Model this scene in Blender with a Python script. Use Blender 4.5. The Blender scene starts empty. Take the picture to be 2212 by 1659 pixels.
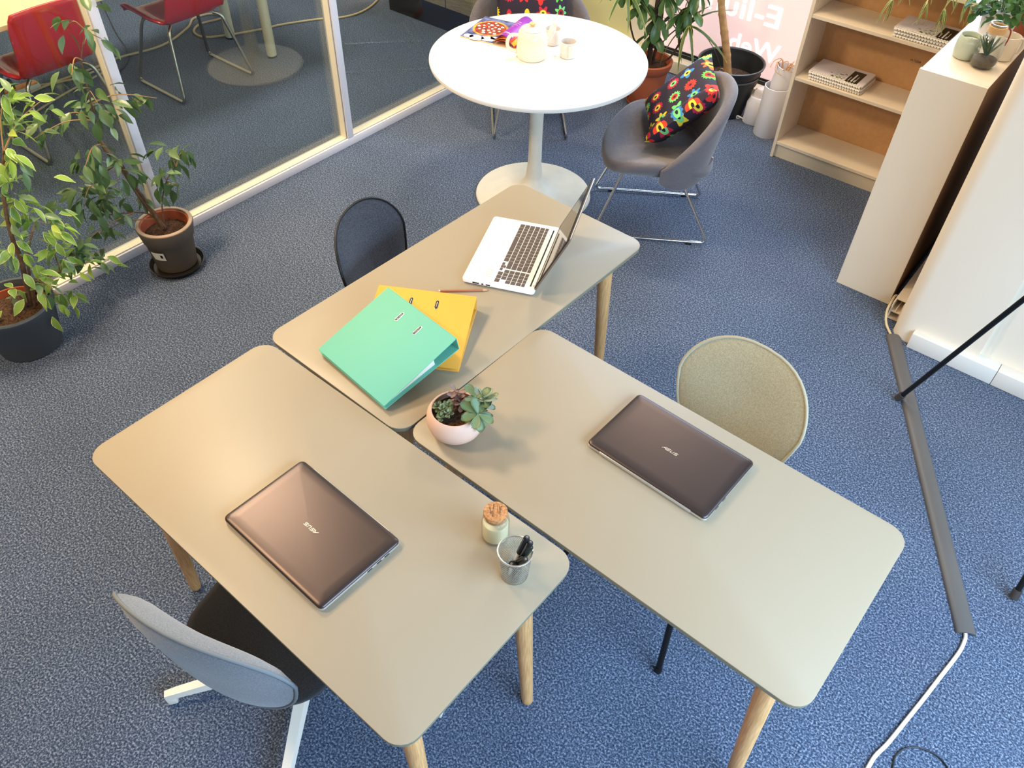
import bpy, bmesh, math, random
from mathutils import Vector, Matrix, Euler
random.seed(7)
SC = bpy.context.scene
COL = SC.collection
R = math.radians
ROOM = R(-38.0)          # the room's own axes: local x runs along the window wall, local y towards it

# ------------------------------------------------------------------ camera
cam_d = bpy.data.cameras.new('camera'); cam = bpy.data.objects.new('camera', cam_d); COL.objects.link(cam)
PITCH, ROLL = 0.7991, 0.0303
rgt = Vector((1, 0, 0)); upv = Vector((0, math.sin(PITCH), math.cos(PITCH))); fwd = Vector((0, math.cos(PITCH), -math.sin(PITCH)))
r2 = rgt*math.cos(ROLL) + upv*math.sin(ROLL); u2 = -rgt*math.sin(ROLL) + upv*math.cos(ROLL)
mw = Matrix((( r2.x, u2.x, -fwd.x, 0), (r2.y, u2.y, -fwd.y, 0), (r2.z, u2.z, -fwd.z, 2.45), (0, 0, 0, 1)))
cam.matrix_world = mw
cam_d.sensor_width = 36; cam_d.lens = 1750.8/2212*36; cam_d.clip_start = 0.05; cam_d.clip_end = 60
SC.camera = cam

# ------------------------------------------------------------------ world, lights, exposure
w = bpy.data.worlds.new('world'); SC.world = w; w.use_nodes = True
bg = w.node_tree.nodes['Background']; bg.inputs[0].default_value = (0.62, 0.78, 1.0, 1); bg.inputs[1].default_value = 0.6
SC.view_settings.view_transform = 'Standard'; SC.view_settings.look = 'None'
SC.view_settings.gamma = 1.0; SC.view_settings.use_curve_mapping = False
SC.view_settings.exposure = 0.0

def rm(t, s, z=0.0):      # room axes -> world
    c, k = math.cos(ROOM), math.sin(ROOM)
    return Vector((t*c - s*k, t*k + s*c, z))

def area(name, loc, target, sx, sy, power, col):
    d = bpy.data.lights.new(name, 'AREA'); d.shape = 'RECTANGLE'; d.size = sx; d.size_y = sy; d.energy = power; d.color = col
    o = bpy.data.objects.new(name, d); COL.objects.link(o); o.location = loc
    o.rotation_euler = (Vector(target) - Vector(loc)).to_track_quat('-Z', 'Y').to_euler()
    return o
def spot(name, loc, target, power, col, ang, blend, radius):
    d = bpy.data.lights.new(name, 'SPOT'); d.energy = power; d.color = col; d.spot_size = R(ang); d.spot_blend = blend; d.shadow_soft_size = radius
    o = bpy.data.objects.new(name, d); COL.objects.link(o); o.location = loc
    o.rotation_euler = (Vector(target) - Vector(loc)).to_track_quat('-Z', 'Y').to_euler()
    return o
DAY = (0.53, 0.745, 1.0); WARM = (1.0, 0.77, 0.50); NEUT = (1.0, 0.92, 0.80)
area('daylight_side_window', rm(1.62, 1.0, 1.72), rm(0.2, 1.15, 0.0), 3.0, 1.4, 138, DAY).data.spread = R(140)
area('daylight_back_window', rm(-1.6, 4.80, 1.75), rm(-1.4, 2.0, 0.4), 2.0, 1.0, 66, (0.52, 0.73, 1.0))
spot('pendant_over_round_table', (0.06, 4.22, 2.40), (0.07, 3.92, 0.75), 85, WARM, 66, 0.55, 0.10)
area('ceiling_lamp_partition', (-1.72, 2.95, 2.86), (-1.2, 2.9, 0), 0.5, 0.5, 74, WARM)
area('ceiling_lamp_near', (-2.1, 1.35, 2.86), (-1.6, 1.2, 0), 0.5, 0.5, 54, (1.0, 0.70, 0.40))
area('ceiling_lamp_shelves', (1.05, 4.0, 2.86), (1.6, 3.9, 0), 0.4, 0.4, 26, WARM)
area('ceiling_lamp_meeting', rm(-5.2, 2.6, 2.86), rm(-5.0, 2.6, 0), 1.2, 0.6, 80, NEUT)

# ------------------------------------------------------------------ materials
def lin(c):
    out = []
    for v in c[:3]:
        v = v/255.0
        out.append(v/12.92 if v <= 0.04045 else ((v + 0.055)/1.055)**2.4)
    return (out[0], out[1], out[2], 1.0)
MATS = {}
def mat(name, col, rough=0.5, metal=0.0, spec=0.5, vary=None, bump=None, coat=0.0, sheen=0.0, trans=0.0, ior=1.45, emis=None, alpha=1.0, stretch=None):
    if name in MATS: return MATS[name]
    m = bpy.data.materials.new(name); m.use_nodes = True; MATS[name] = m
    nt = m.node_tree; b = nt.nodes['Principled BSDF']
    b.inputs['Base Color'].default_value = lin(col); b.inputs['Roughness'].default_value = rough; b.inputs['Metallic'].default_value = metal
    b.inputs['Specular IOR Level'].default_value = spec; b.inputs['IOR'].default_value = ior
    b.inputs['Coat Weight'].default_value = coat; b.inputs['Sheen Weight'].default_value = sheen; b.inputs['Transmission Weight'].default_value = trans
    b.inputs['Alpha'].default_value = alpha
    if emis: b.inputs['Emission Color'].default_value = lin(emis[0]); b.inputs['Emission Strength'].default_value = emis[1]
    if vary or bump:
        tc = nt.nodes.new('ShaderNodeTexCoord'); vec = tc.outputs['Object']
        if stretch:
            mp = nt.nodes.new('ShaderNodeMapping'); mp.inputs['Scale'].default_value = stretch
            nt.links.new(vec, mp.inputs['Vector']); vec = mp.outputs['Vector']
    if vary:      # (scale, other colour, contrast)
        n = nt.nodes.new('ShaderNodeTexNoise'); n.inputs['Scale'].default_value = vary[0]; n.inputs['Detail'].default_value = 4
        nt.links.new(vec, n.inputs['Vector'])
        cr = nt.nodes.new('ShaderNodeValToRGB'); k = vary[2]
        cr.color_ramp.elements[0].position = 0.5 - k; cr.color_ramp.elements[1].position = 0.5 + k
        cr.color_ramp.elements[0].color = lin(col); cr.color_ramp.elements[1].color = lin(vary[1])
        nt.links.new(n.outputs['Fac'], cr.inputs['Fac']); nt.links.new(cr.outputs['Color'], b.inputs['Base Color'])
    if bump:      # (scale, strength, distance)
        n2 = nt.nodes.new('ShaderNodeTexNoise'); n2.inputs['Scale'].default_value = bump[0]; n2.inputs['Detail'].default_value = 3
        nt.links.new(vec, n2.inputs['Vector'])
        bp = nt.nodes.new('ShaderNodeBump'); bp.inputs['Strength'].default_value = bump[1]; bp.inputs['Distance'].default_value = bump[2]
        nt.links.new(n2.outputs['Fac'], bp.inputs['Height']); nt.links.new(bp.outputs['Normal'], b.inputs['Normal'])
    return m

def carpet_mat():
    m = bpy.data.materials.new('carpet'); m.use_nodes = True; nt = m.node_tree; b = nt.nodes['Principled BSDF']
    tc = nt.nodes.new('ShaderNodeTexCoord')
    n = nt.nodes.new('ShaderNodeTexNoise'); n.inputs['Scale'].default_value = 155; n.inputs['Detail'].default_value = 5; n.inputs['Roughness'].default_value = 0.74
    nt.links.new(tc.outputs['Object'], n.inputs['Vector'])
    cr = nt.nodes.new('ShaderNodeValToRGB'); e = cr.color_ramp.elements
    e[0].position = 0.36; e[0].color = lin((26, 35, 54)); e[1].position = 0.66; e[1].color = lin((160, 171, 190))
    x = e.new(0.5); x.color = lin((69, 83, 108))
    nt.links.new(n.outputs['Fac'], cr.inputs['Fac'])
    n3 = nt.nodes.new('ShaderNodeTexNoise'); n3.inputs['Scale'].default_value = 2.2; n3.inputs['Detail'].default_value = 3
    nt.links.new(tc.outputs['Object'], n3.inputs['Vector'])
    mr = nt.nodes.new('ShaderNodeMapRange'); mr.inputs['From Min'].default_value = 0.3; mr.inputs['From Max'].default_value = 0.7
    mr.inputs['To Min'].default_value = 0.88; mr.inputs['To Max'].default_value = 1.08
    nt.links.new(n3.outputs['Fac'], mr.inputs['Value'])
    mx = nt.nodes.new('ShaderNodeVectorMath'); mx.operation = 'SCALE'
    nt.links.new(cr.outputs['Color'], mx.inputs[0]); nt.links.new(mr.outputs['Result'], mx.inputs['Scale'])
    nt.links.new(mx.outputs[0], b.inputs['Base Color'])
    b.inputs['Roughness'].default_value = 1.0; b.inputs['Specular IOR Level'].default_value = 0.1; b.inputs['Sheen Weight'].default_value = 0.15
    bp = nt.nodes.new('ShaderNodeBump'); bp.inputs['Strength'].default_value = 0.5; bp.inputs['Distance'].default_value = 0.004
    nt.links.new(n.outputs['Fac'], bp.inputs['Height']); nt.links.new(bp.outputs['Normal'], b.inputs['Normal'])
    return m
CARPET = carpet_mat()

def glass_mat(name, tint, f0=0.06, rough=0.0):
    m = bpy.data.materials.new(name); m.use_nodes = True; nt = m.node_tree
    for n in list(nt.nodes): nt.nodes.remove(n)
    out = nt.nodes.new('ShaderNodeOutputMaterial'); tr = nt.nodes.new('ShaderNodeBsdfTransparent'); gl = nt.nodes.new('ShaderNodeBsdfGlossy')
    tr.inputs[0].default_value = (*tint, 1); gl.inputs['Roughness'].default_value = rough
    fr = nt.nodes.new('ShaderNodeLayerWeight'); fr.inputs['Blend'].default_value = 0.35
    mp = nt.nodes.new('ShaderNodeMapRange'); mp.inputs['To Min'].default_value = f0; mp.inputs['To Max'].default_value = 0.75
    mix = nt.nodes.new('ShaderNodeMixShader')
    pw = nt.nodes.new('ShaderNodeMath'); pw.operation = 'POWER'; pw.inputs[1].default_value = 2.0
    nt.links.new(fr.outputs['Facing'], pw.inputs[0]); nt.links.new(pw.outputs[0], mp.inputs['Value'])
    nt.links.new(mp.outputs['Result'], mix.inputs[0]); nt.links.new(tr.outputs[0], mix.inputs[1]); nt.links.new(gl.outputs[0], mix.inputs[2])
    nt.links.new(mix.outputs[0], out.inputs['Surface'])
    return m
GLASS = glass_mat('partition_glass', (0.90, 0.93, 0.90), 0.05)
JAR = glass_mat('jar_glass', (0.97, 0.985, 0.975), 0.05)

def wood_mat(name, c1, c2, axis_stretch=(14, 14, 1.2), rough=0.45):
    return mat(name, c1, rough, vary=(9, c2, 0.16), stretch=axis_stretch)

OAK = wood_mat('oak', (226, 180, 124), (200, 150, 96), (30, 30, 1.6))
LINO = mat('desk_linoleum', (166, 154, 133), 0.4, spec=0.4, vary=(900, (159, 147, 126), 0.2))
EDGE = mat('desk_edge', (122, 118, 100), 0.6)
WHITE = mat('white_paint', (232, 228, 220), 0.42)
WALLW = mat('wall_white', (242, 229, 210), 0.6, bump=(60, 0.05, 0.002))
GREENW = mat('wall_green', (230, 223, 164), 0.7)
CREAM = mat('cream_sill', (232, 216, 182), 0.5)
BLACK = mat('black_plastic', (18, 18, 20), 0.45)
BLACKM = mat('black_metal', (14, 14, 15), 0.35)
CHROME = mat('chrome', (215, 215, 215), 0.12, 1.0)
STEEL = mat('steel', (178, 174, 162), 0.28, 1.0)
ALU = mat('aluminium', (212, 210, 208), 0.3, 1.0)
FRAMEW = mat('frame_white', (226, 222, 226), 0.4)
LAMIN = mat('white_laminate', (232, 215, 190), 0.4, spec=0.4)
HARDB = mat('hardboard', (208, 162, 114), 0.75, vary=(40, (198, 150, 102), 0.3)); HARDB_SHADE = mat('hardboard_shaded', (104, 74, 48), 0.8)  # second hardboard has the shade of the cabinet's narrow gap put into its colour
SOIL = mat('soil', (44, 30, 22), 1.0, vary=(140, (96, 68, 48), 0.14), bump=(90, 1.0, 0.012))
TERRA = mat('terracotta', (176, 92, 58), 0.75, vary=(14, (160, 80, 48), 0.3))
PAPER = mat('paper', (238, 234, 222), 0.7)
CABLEW = mat('cable_white', (236, 232, 222), 0.45)
CABLEC = mat('cable_cream', (214, 192, 150), 0.5)

# ------------------------------------------------------------------ geometry collector
class G:
    def __init__(s): s.v = []; s.f = []
    def add(s, vs, fs, M=None):
        o = len(s.v)
        s.v += [tuple(M @ Vector(p)) if M else tuple(p) for p in vs]
        s.f += [tuple(i + o for i in f) for f in fs]
        return s
    def box(s, x0, x1, y0, y1, z0, z1, M=None):
        vs = [(x0,y0,z0),(x1,y0,z0),(x1,y1,z0),(x0,y1,z0),(x0,y0,z1),(x1,y0,z1),(x1,y1,z1),(x0,y1,z1)]
        return s.add(vs, [(0,3,2,1),(4,5,6,7),(0,1,5,4),(1,2,6,5),(2,3,7,6),(3,0,4,7)], M)
    def rbox(s, x0, x1, y0, y1, z0, z1, b=0.003, seg=2, M=None):
        bm = bmesh.new(); bmesh.ops.create_cube(bm, size=1)
        for v in bm.verts: v.co = ((x0+x1)/2 + v.co.x*(x1-x0), (y0+y1)/2 + v.co.y*(y1-y0), (z0+z1)/2 + v.co.z*(z1-z0))
        bmesh.ops.bevel(bm, geom=bm.edges[:], offset=b, segments=seg, affect='EDGES', profile=0.5)
        bm.verts.index_update()
        s.add([v.co.copy() for v in bm.verts], [tuple(v.index for v in f.verts) for f in bm.faces], M); bm.free(); return s
    def loft(s, rings, cap0=True, cap1=True, closed=True, M=None):
        n = len(rings[0]); vs = [p for r in rings for p in r]; fs = []
        for i in range(len(rings)-1):
            for j in range(n if closed else n-1):
                k = (j+1) % n
                fs.append((i*n+j, i*n+k, (i+1)*n+k, (i+1)*n+j))
        if cap0: fs.append(tuple(reversed(range(n))))
        if cap1: fs.append(tuple((len(rings)-1)*n + j for j in range(n)))
        return s.add(vs, fs, M)
    def lathe(s, prof, n=32, M=None, cap0=True, cap1=True):
        rings = [[(r*math.cos(2*math.pi*j/n), r*math.sin(2*math.pi*j/n), z) for j in range(n)] for r, z in prof]
        return s.loft(rings, cap0, cap1, True, M)
    def tube(s, path, rad, n=8, closed=False, M=None, caps=True):
        P = [Vector(p) for p in path]; m = len(P); rings = []; ref = None
        for i, p in enumerate(P):
            a = P[(i-1) % m] if (closed or i > 0) else P[i]; b = P[(i+1) % m] if (closed or i < m-1) else P[i]
            t = (b - a).normalized() if (b - a).length > 1e-9 else Vector((0, 0, 1))
            if ref is None:
                ref = t.orthogonal().normalized()
            ref = (ref - t*ref.dot(t))
            ref = ref.normalized() if ref.length > 1e-6 else t.orthogonal().normalized()
            bi = t.cross(ref); r = rad[i] if isinstance(rad, (list, tuple)) else rad
            rings.append([tuple(p + ref*(r*math.cos(2*math.pi*j/n)) + bi*(r*math.sin(2*math.pi*j/n))) for j in range(n)])
        if closed:
            rings.append(rings[0]); return s.loft(rings, False, False, True, M)
        return s.loft(rings, caps, caps, True, M)
    def grid(s, fn, nu, nv, M=None, flip=False):
        vs = [fn(i/nu, j/nv) for j in range(nv+1) for i in range(nu+1)]; fs = []
        for j in range(nv):
            for i in range(nu):
                a = j*(nu+1)+i; q = (a, a+1, a+nu+2, a+nu+1); fs.append(tuple(reversed(q)) if flip else q)
        return s.add(vs, fs, M)
    def build(s, name, m, parent=None, ang=38, solid=None, loc=None):
        me = bpy.data.meshes.new(name); me.from_pydata(s.v, [], s.f); me.update()
        if m: me.materials.append(m)
        for p in me.polygons: p.use_smooth = True
        me.set_sharp_from_angle(angle=R(ang))
        o = bpy.data.objects.new(name, me); COL.objects.link(o)
        if parent: o.parent = parent
        if loc: o.location = loc
        if solid:
            md = o.modifiers.new('solid', 'SOLIDIFY'); md.thickness = solid; md.offset = 0
        return o

def rrect(w, d, r, n=6, cx=0, cy=0):
    pts = []
    for qx, qy, a0 in ((1,1,0),(-1,1,90),(-1,-1,180),(1,-1,270)):
        for k in range(n+1):
            a = R(a0 + 90*k/n); pts.append((cx + qx*(w/2-r) + r*math.cos(a), cy + qy*(d/2-r) + r*math.sin(a)))
    return pts
def slab(g, w, d, r, z0, z1, b=0.002, n=6, cx=0, cy=0, M=None):
    L = []
    for ins, z in ((b, z0), (0, z0+b), (0, z1-b), (b*0.3, z1-b*0.3), (b, z1)):
        L.append([(x, y, z) for x, y in rrect(w-2*ins, d-2*ins, max(r-ins, 0.0005), n, cx, cy)])
    return g.loft(L, M=M)
def smooth_path(P, k=6):
    P = [Vector(p) for p in P]; out = []
    for i in range(len(P)-1):
        p0 = P[max(i-1, 0)]; p1 = P[i]; p2 = P[i+1]; p3 = P[min(i+2, len(P)-1)]
        for j in range(k):
            t = j/k
            out.append(0.5*((2*p1) + (p2-p0)*t + (2*p0-5*p1+4*p2-p3)*t*t + (3*p1-p0-3*p2+p3)*t**3))
    out.append(P[-1]); return out
def bent(P, r=0.03, k=5):       # polyline with rounded corners
    P = [Vector(p) for p in P]; out = [P[0]]
    for i in range(1, len(P)-1):
        a = (P[i-1]-P[i]); b = (P[i+1]-P[i]); ra = min(r, a.length*0.45); rb = min(r, b.length*0.45)
        A = P[i] + a.normalized()*ra; B = P[i] + b.normalized()*rb
        for j in range(k+1):
            t = j/k; out.append(A*(1-t)**2 + P[i]*2*t*(1-t) + B*t*t)
    out.append(P[-1]); return out

def thing(name, label, cat, loc=(0,0,0), rz=0.0, group=None, rot=None):
    o = bpy.data.objects.new(name, None); COL.objects.link(o); o.empty_display_size = 0.05
    o.location = loc; o.rotation_euler = rot if rot else (0, 0, rz)
    o['label'] = label; o['category'] = cat
    if group: o['group'] = group
    return o
def tag(o, label, cat, group=None):
    o['label'] = label; o['category'] = cat
    if group: o['group'] = group
    return o
def struct(name, g, m, parent=None, **k):
    o = g.build(name, m, parent, **k)
    if parent is None: o['kind'] = 'structure'; o.rotation_euler = (0, 0, ROOM)
    return o
def dup(root, loc, rz=None, label=None, group=None):
    r = root.copy(); COL.objects.link(r); r.location = loc
    if rz is not None: r.rotation_euler = (0, 0, rz)
    if label: r['label'] = label
    if group: r['group'] = group
    for ch in list(root.children):
        c = ch.copy(); COL.objects.link(c); c.parent = r
        for gch in ch.children:
            d = gch.copy(); COL.objects.link(d); d.parent = c
    return r
def text_mesh(body, size, m, name, parent, loc, rot, extrude=0.0004, mirror=False, sx=1.0, bold=0.0):
    cu = bpy.data.curves.new('glyphs', 'FONT'); cu.body = body; cu.size = size; cu.extrude = extrude; cu.resolution_u = 3; cu.offset = bold
    cu.align_x = 'LEFT'
    o = bpy.data.objects.new('glyphs', cu); COL.objects.link(o)
    dg = bpy.context.evaluated_depsgraph_get(); dg.update()
    me = bpy.data.meshes.new_from_object(o.evaluated_get(dg))
    bpy.data.objects.remove(o); bpy.data.curves.remove(cu)
    me.name = name; me.materials.clear(); me.materials.append(m)
    if mirror or sx != 1.0:
        me.transform(Matrix.Diagonal((-sx if mirror else sx, 1, 1, 1)))
        if mirror: me.flip_normals()
    r = bpy.data.objects.new(name, me); COL.objects.link(r)
    if parent: r.parent = parent
    r.location = loc; r.rotation_euler = rot
    return r
# ------------------------------------------------------------------ measured layouts (metres)
RUNNERS = [(-1.106, 4.27, 0.891, 4), (-0.953, 4.27, 0.919, 4), (-0.867, 4.27, 0.908, 7), (-1.044, 4.27, 0.994, 4), (-0.785, 4.27, 0.981, 6), (-0.847, 4.27, 1.019, 5), (-0.963, 4.27, 1.039, 4)]
FIC1 = [((-1.869, 2.731, 0.970), (0.073, 0.112), 19), ((-1.849, 2.748, 0.869), (0.084, 0.075), 19), ((-1.792, 2.794, 0.930), (0.063, 0.050), 9), ((-1.912, 2.696, 0.829), (0.063, 0.101), 19), ((-1.958, 2.658, 0.721), (0.053, 0.102), 14), ((-1.952, 2.663, 0.615), (0.130, 0.117), 37), ((-1.904, 2.702, 0.525), (0.131, 0.073), 28), ((-2.021, 2.606, 0.477), (0.088, 0.105), 22), ((-1.911, 2.697, 0.379), (0.089, 0.094), 19), ((-1.878, 2.724, 0.288), (0.113, 0.068), 19), ((-1.814, 2.777, 0.217), (0.080, 0.044), 11), ((-1.968, 2.650, 0.281), (0.102, 0.095), 22), ((-1.995, 2.627, 0.185), (0.069, 0.069), 11), ((-2.082, 2.556, 0.254), (0.068, 0.068), 8), ((-1.923, 2.686, 0.178), (0.080, 0.044), 9)]
FIC2 = [((-1.722, 3.087, 1.157), (0.075, 0.077), 6), ((-1.651, 3.124, 1.045), (0.054, 0.130), 8), ((-1.761, 3.067, 1.030), (0.076, 0.065), 6), ((-1.726, 3.085, 0.891), (0.055, 0.106), 9), ((-1.925, 2.980, 0.794), (0.056, 0.032), 6), ((-1.841, 3.025, 0.768), (0.112, 0.059), 19), ((-1.706, 3.095, 0.796), (0.111, 0.075), 22), ((-1.567, 3.168, 0.819), (0.036, 0.027), 6), ((-1.829, 3.031, 0.649), (0.086, 0.076), 17), ((-1.727, 3.084, 0.544), (0.103, 0.105), 22), ((-1.884, 3.002, 0.463), (0.104, 0.106), 26), ((-1.830, 3.030, 0.327), (0.113, 0.102), 29), ((-1.975, 2.955, 0.275), (0.067, 0.074), 14), ((-1.883, 3.002, 0.232), (0.067, 0.057), 11), ((-1.541, 3.182, 0.526), (0.087, 0.072), 14), ((-1.480, 3.214, 0.521), (0.055, 0.033), 8), ((-1.595, 3.154, 0.453), (0.093, 0.050), 12), ((-1.549, 3.178, 0.382), (0.066, 0.039), 8), ((-1.710, 3.094, 0.350), (0.094, 0.045), 8)]
FIC1S = [([(-2.054, 2.579, 0.134), (-2.038, 2.592, 0.226), (-2.009, 2.615, 0.401), (-2.005, 2.619, 0.491), (-1.980, 2.640, 0.650), (-1.923, 2.687, 0.843)], 0.0130, 0.0060), ([(-2.029, 2.572, 0.115), (-2.013, 2.585, 0.232), (-1.979, 2.613, 0.404), (-1.932, 2.651, 0.515)], 0.0090, 0.0040), ([(-2.077, 2.569, 0.116), (-2.049, 2.592, 0.200), (-1.978, 2.650, 0.280), (-1.901, 2.714, 0.270)], 0.0060, 0.0030)]
FIC2S = [([(-1.645, 3.127, 0.211), (-1.663, 3.118, 0.286), (-1.695, 3.101, 0.406), (-1.721, 3.088, 0.553), (-1.746, 3.075, 0.627), (-1.762, 3.066, 0.691)], 0.0120, 0.0100), ([(-1.762, 3.066, 0.691), (-1.752, 3.071, 0.776), (-1.742, 3.077, 0.865), (-1.731, 3.082, 0.968), (-1.719, 3.089, 1.040), (-1.672, 3.113, 1.139)], 0.0050, 0.0020), ([(-1.645, 3.112, 0.217), (-1.667, 3.100, 0.359), (-1.703, 3.082, 0.489), (-1.741, 3.062, 0.568), (-1.819, 3.021, 0.499)], 0.0060, 0.0030), ([(-1.656, 3.122, 0.220), (-1.687, 3.106, 0.301), (-1.768, 3.063, 0.331), (-1.835, 3.028, 0.340)], 0.0040, 0.0020), ([(-1.642, 3.129, 0.215), (-1.624, 3.139, 0.336), (-1.579, 3.162, 0.444), (-1.530, 3.188, 0.500)], 0.0040, 0.0020)]
UMB = [((0.811, 4.942, 0.541), 7), ((0.729, 4.955, 0.605), 7), ((0.923, 4.924, 0.564), 8), ((0.832, 4.939, 0.661), 8), ((0.979, 4.915, 0.609), 7), ((0.798, 4.944, 0.444), 5), ((0.668, 4.965, 0.699), 8), ((0.894, 4.929, 0.769), 8), ((1.010, 4.910, 0.703), 7), ((0.572, 4.980, 0.716), 7), ((0.802, 4.943, 0.860), 8), ((0.717, 4.957, 0.816), 7)]
DRA = [((0.598, 4.976, 0.662), 11), ((0.978, 4.870, 0.520), 9)]
TRUNK4 = [(1.261, 4.834, 0.242), (1.231, 4.842, 0.361), (1.191, 4.852, 0.493), (1.158, 4.861, 0.596), (1.138, 4.866, 0.671), (1.104, 4.875, 0.818), (1.060, 4.887, 1.004)]
MC1 = [(-3.165, 4.386, 0.009), (-3.152, 4.646, 0.009), (-3.026, 4.903, 0.009), (-2.830, 5.162, 0.009), (-2.723, 5.330, 0.009), (-2.495, 5.545, 0.009), (-2.410, 5.848, 0.009), (-2.416, 6.014, 0.009), (-2.316, 6.107, 0.009), (-2.218, 6.063, 0.009), (-2.238, 6.010, 0.009), (-2.341, 5.919, 0.009), (-2.346, 5.789, 0.009), (-2.251, 5.701, 0.009), (-2.099, 5.743, 0.009), (-1.895, 5.854, 0.009), (-1.751, 5.955, 0.009), (-1.503, 6.074, 0.009), (-1.356, 6.111, 0.009), (-1.233, 6.207, 0.009), (-1.157, 6.355, 0.009), (-1.115, 6.542, 0.009)]
MC2 = [(-3.127, 4.877, 0.009), (-3.010, 4.936, 0.009), (-2.891, 5.009, 0.009), (-2.780, 5.151, 0.009)]
MC4 = [(-2.949, 4.553, 0.009), (-2.882, 4.767, 0.009), (-2.815, 4.929, 0.009), (-2.759, 5.071, 0.009), (-2.706, 5.156, 0.009)]
MC3 = [(-3.262, 6.399, 0.006), (-3.093, 6.098, 0.006), (-2.888, 5.740, 0.006), (-2.721, 5.483, 0.006), (-2.660, 5.363, 0.006), (-2.637, 5.202, 0.006), (-2.660, 5.111, 0.006)]
WC1 = [(1.514, 1.333, 0.007), (1.509, 1.295, 0.007), (1.496, 1.270, 0.007), (1.460, 1.227, 0.007), (1.376, 1.148, 0.007), (1.311, 1.087, 0.007), (1.219, 1.003, 0.007), (1.146, 0.937, 0.007), (1.101, 0.902, 0.007), (1.072, 0.871, 0.007), (1.035, 0.825, 0.007)]
WC2 = [(1.786, 2.980, 0.060), (1.766, 2.959, 0.070), (1.734, 2.911, 0.075), (1.710, 2.873, 0.060), (1.701, 2.841, 0.040), (1.703, 2.817, 0.020), (1.707, 2.792, 0.012), (1.709, 2.757, 0.010), (1.708, 2.732, 0.009)]
BC1 = [(1.130, 0.839, 0.004), (1.144, 0.875, 0.004), (1.159, 0.901, 0.004), (1.192, 0.924, 0.004), (1.232, 0.929, 0.004), (1.270, 0.916, 0.004), (1.293, 0.895, 0.004), (1.304, 0.866, 0.004), (1.300, 0.828, 0.004)]
# ================================================================== the room (vertices in room axes: x along the windows, y towards them)
H = 2.95
struct('floor', G().box(-7.2, 1.8, -3.6, 5.0, -0.05, 0.0), CARPET)
struct('ceiling', G().box(-7.2, 1.8, -3.6, 5.05, H, H+0.05), mat('ceiling_white', (238, 234, 226), 0.8))
# window wall: green strip, white reveal, opening from -2.74 to -0.3
g = G(); g.box(-3.49, -2.92, 4.95, 5.05, 0, H); struct('wall_green', g, GREENW)
g = G(); g.box(-2.92, -2.745, 4.95, 5.05, 0, H).box(-2.745, -0.25, 4.95, 5.05, 2.35, H).box(-2.745, -0.25, 4.95, 5.05, 0, 0.088).box(-0.25, 1.8, 4.95, 5.05, 0, H)
struct('wall_window', g, WALLW)
g = G(); g.rbox(-3.40, -0.37, 4.85, 4.949, 0.004, 0.088, 0.006); struct('trim_sill', g, CREAM)
g = G(); g.box(-7.2, -3.49, 4.95, 5.05, 0, H); struct('wall_meeting_back', g, WALLW)
g = G(); g.box(-7.25, -7.2, -3.6, 5.05, 0, H); struct('wall_meeting_side', g, WALLW)
g = G(); g.box(-7.2, 1.8, -3.65, -3.6, 0, H); struct('wall_near', g, WALLW)
g = G(); g.box(1.75, 1.85, -3.6, -0.7, 0, H).box(1.75, 1.85, 2.7, 5.05, 0, H).box(1.75, 1.85, -0.7, 2.7, 0, 0.55).box(1.75, 1.85, -0.7, 2.7, 2.45, H)
struct('wall_side', g, WALLW)
# side window (outside the frame, where the daylight comes from)
w3 = struct('window_2', G().box(1.76, 1.82, -0.7, -0.64, 0.55, 2.45).box(1.76, 1.82, 2.64, 2.7, 0.55, 2.45).box(1.76, 1.82, 0.87, 0.93, 0.55, 2.45)
            .box(1.76, 1.82, -0.7, 2.7, 0.55, 0.61).box(1.76, 1.82, -0.7, 2.7, 2.39, 2.45), FRAMEW)
struct('pane', G().box(1.785, 1.79, -0.64, 2.64, 0.61, 2.39), GLASS, w3)
# frosted window with lettering
win = struct('window_1', G().box(-2.745, -2.715, 4.93, 4.99, 0.088, 2.35).box(-0.30, -0.27, 4.93, 4.99, 0.088, 2.35).box(-2.745, -0.27, 4.93, 4.99, 0.088, 0.105)
             .box(-2.745, -0.27, 4.945, 4.99, 0.108, 0.122).box(-2.745, -0.27, 4.93, 4.99, 1.15, 1.19).box(-2.745, -0.27, 4.93, 4.99, 2.31, 2.35), BLACKM)
struct('gasket', G().box(-2.715, -0.30, 4.938, 4.95, 0.1045, 0.1085), mat('gasket_grey', (120, 120, 118), 0.4), win)
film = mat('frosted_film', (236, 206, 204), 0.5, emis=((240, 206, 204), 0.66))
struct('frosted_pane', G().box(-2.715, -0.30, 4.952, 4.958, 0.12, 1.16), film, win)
struct('clear_pane', G().box(-2.715, -0.30, 4.955, 4.96, 1.18, 2.32), GLASS, win)
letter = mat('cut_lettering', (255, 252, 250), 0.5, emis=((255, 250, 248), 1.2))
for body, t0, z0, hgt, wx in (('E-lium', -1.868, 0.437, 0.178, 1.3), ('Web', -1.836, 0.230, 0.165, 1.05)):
    text_mesh(body, hgt, letter, 'lettering', win, (t0, 4.950, z0), (R(90), 0, 0), 0.0008, mirror=True, sx=wx, bold=0.0014)
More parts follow.
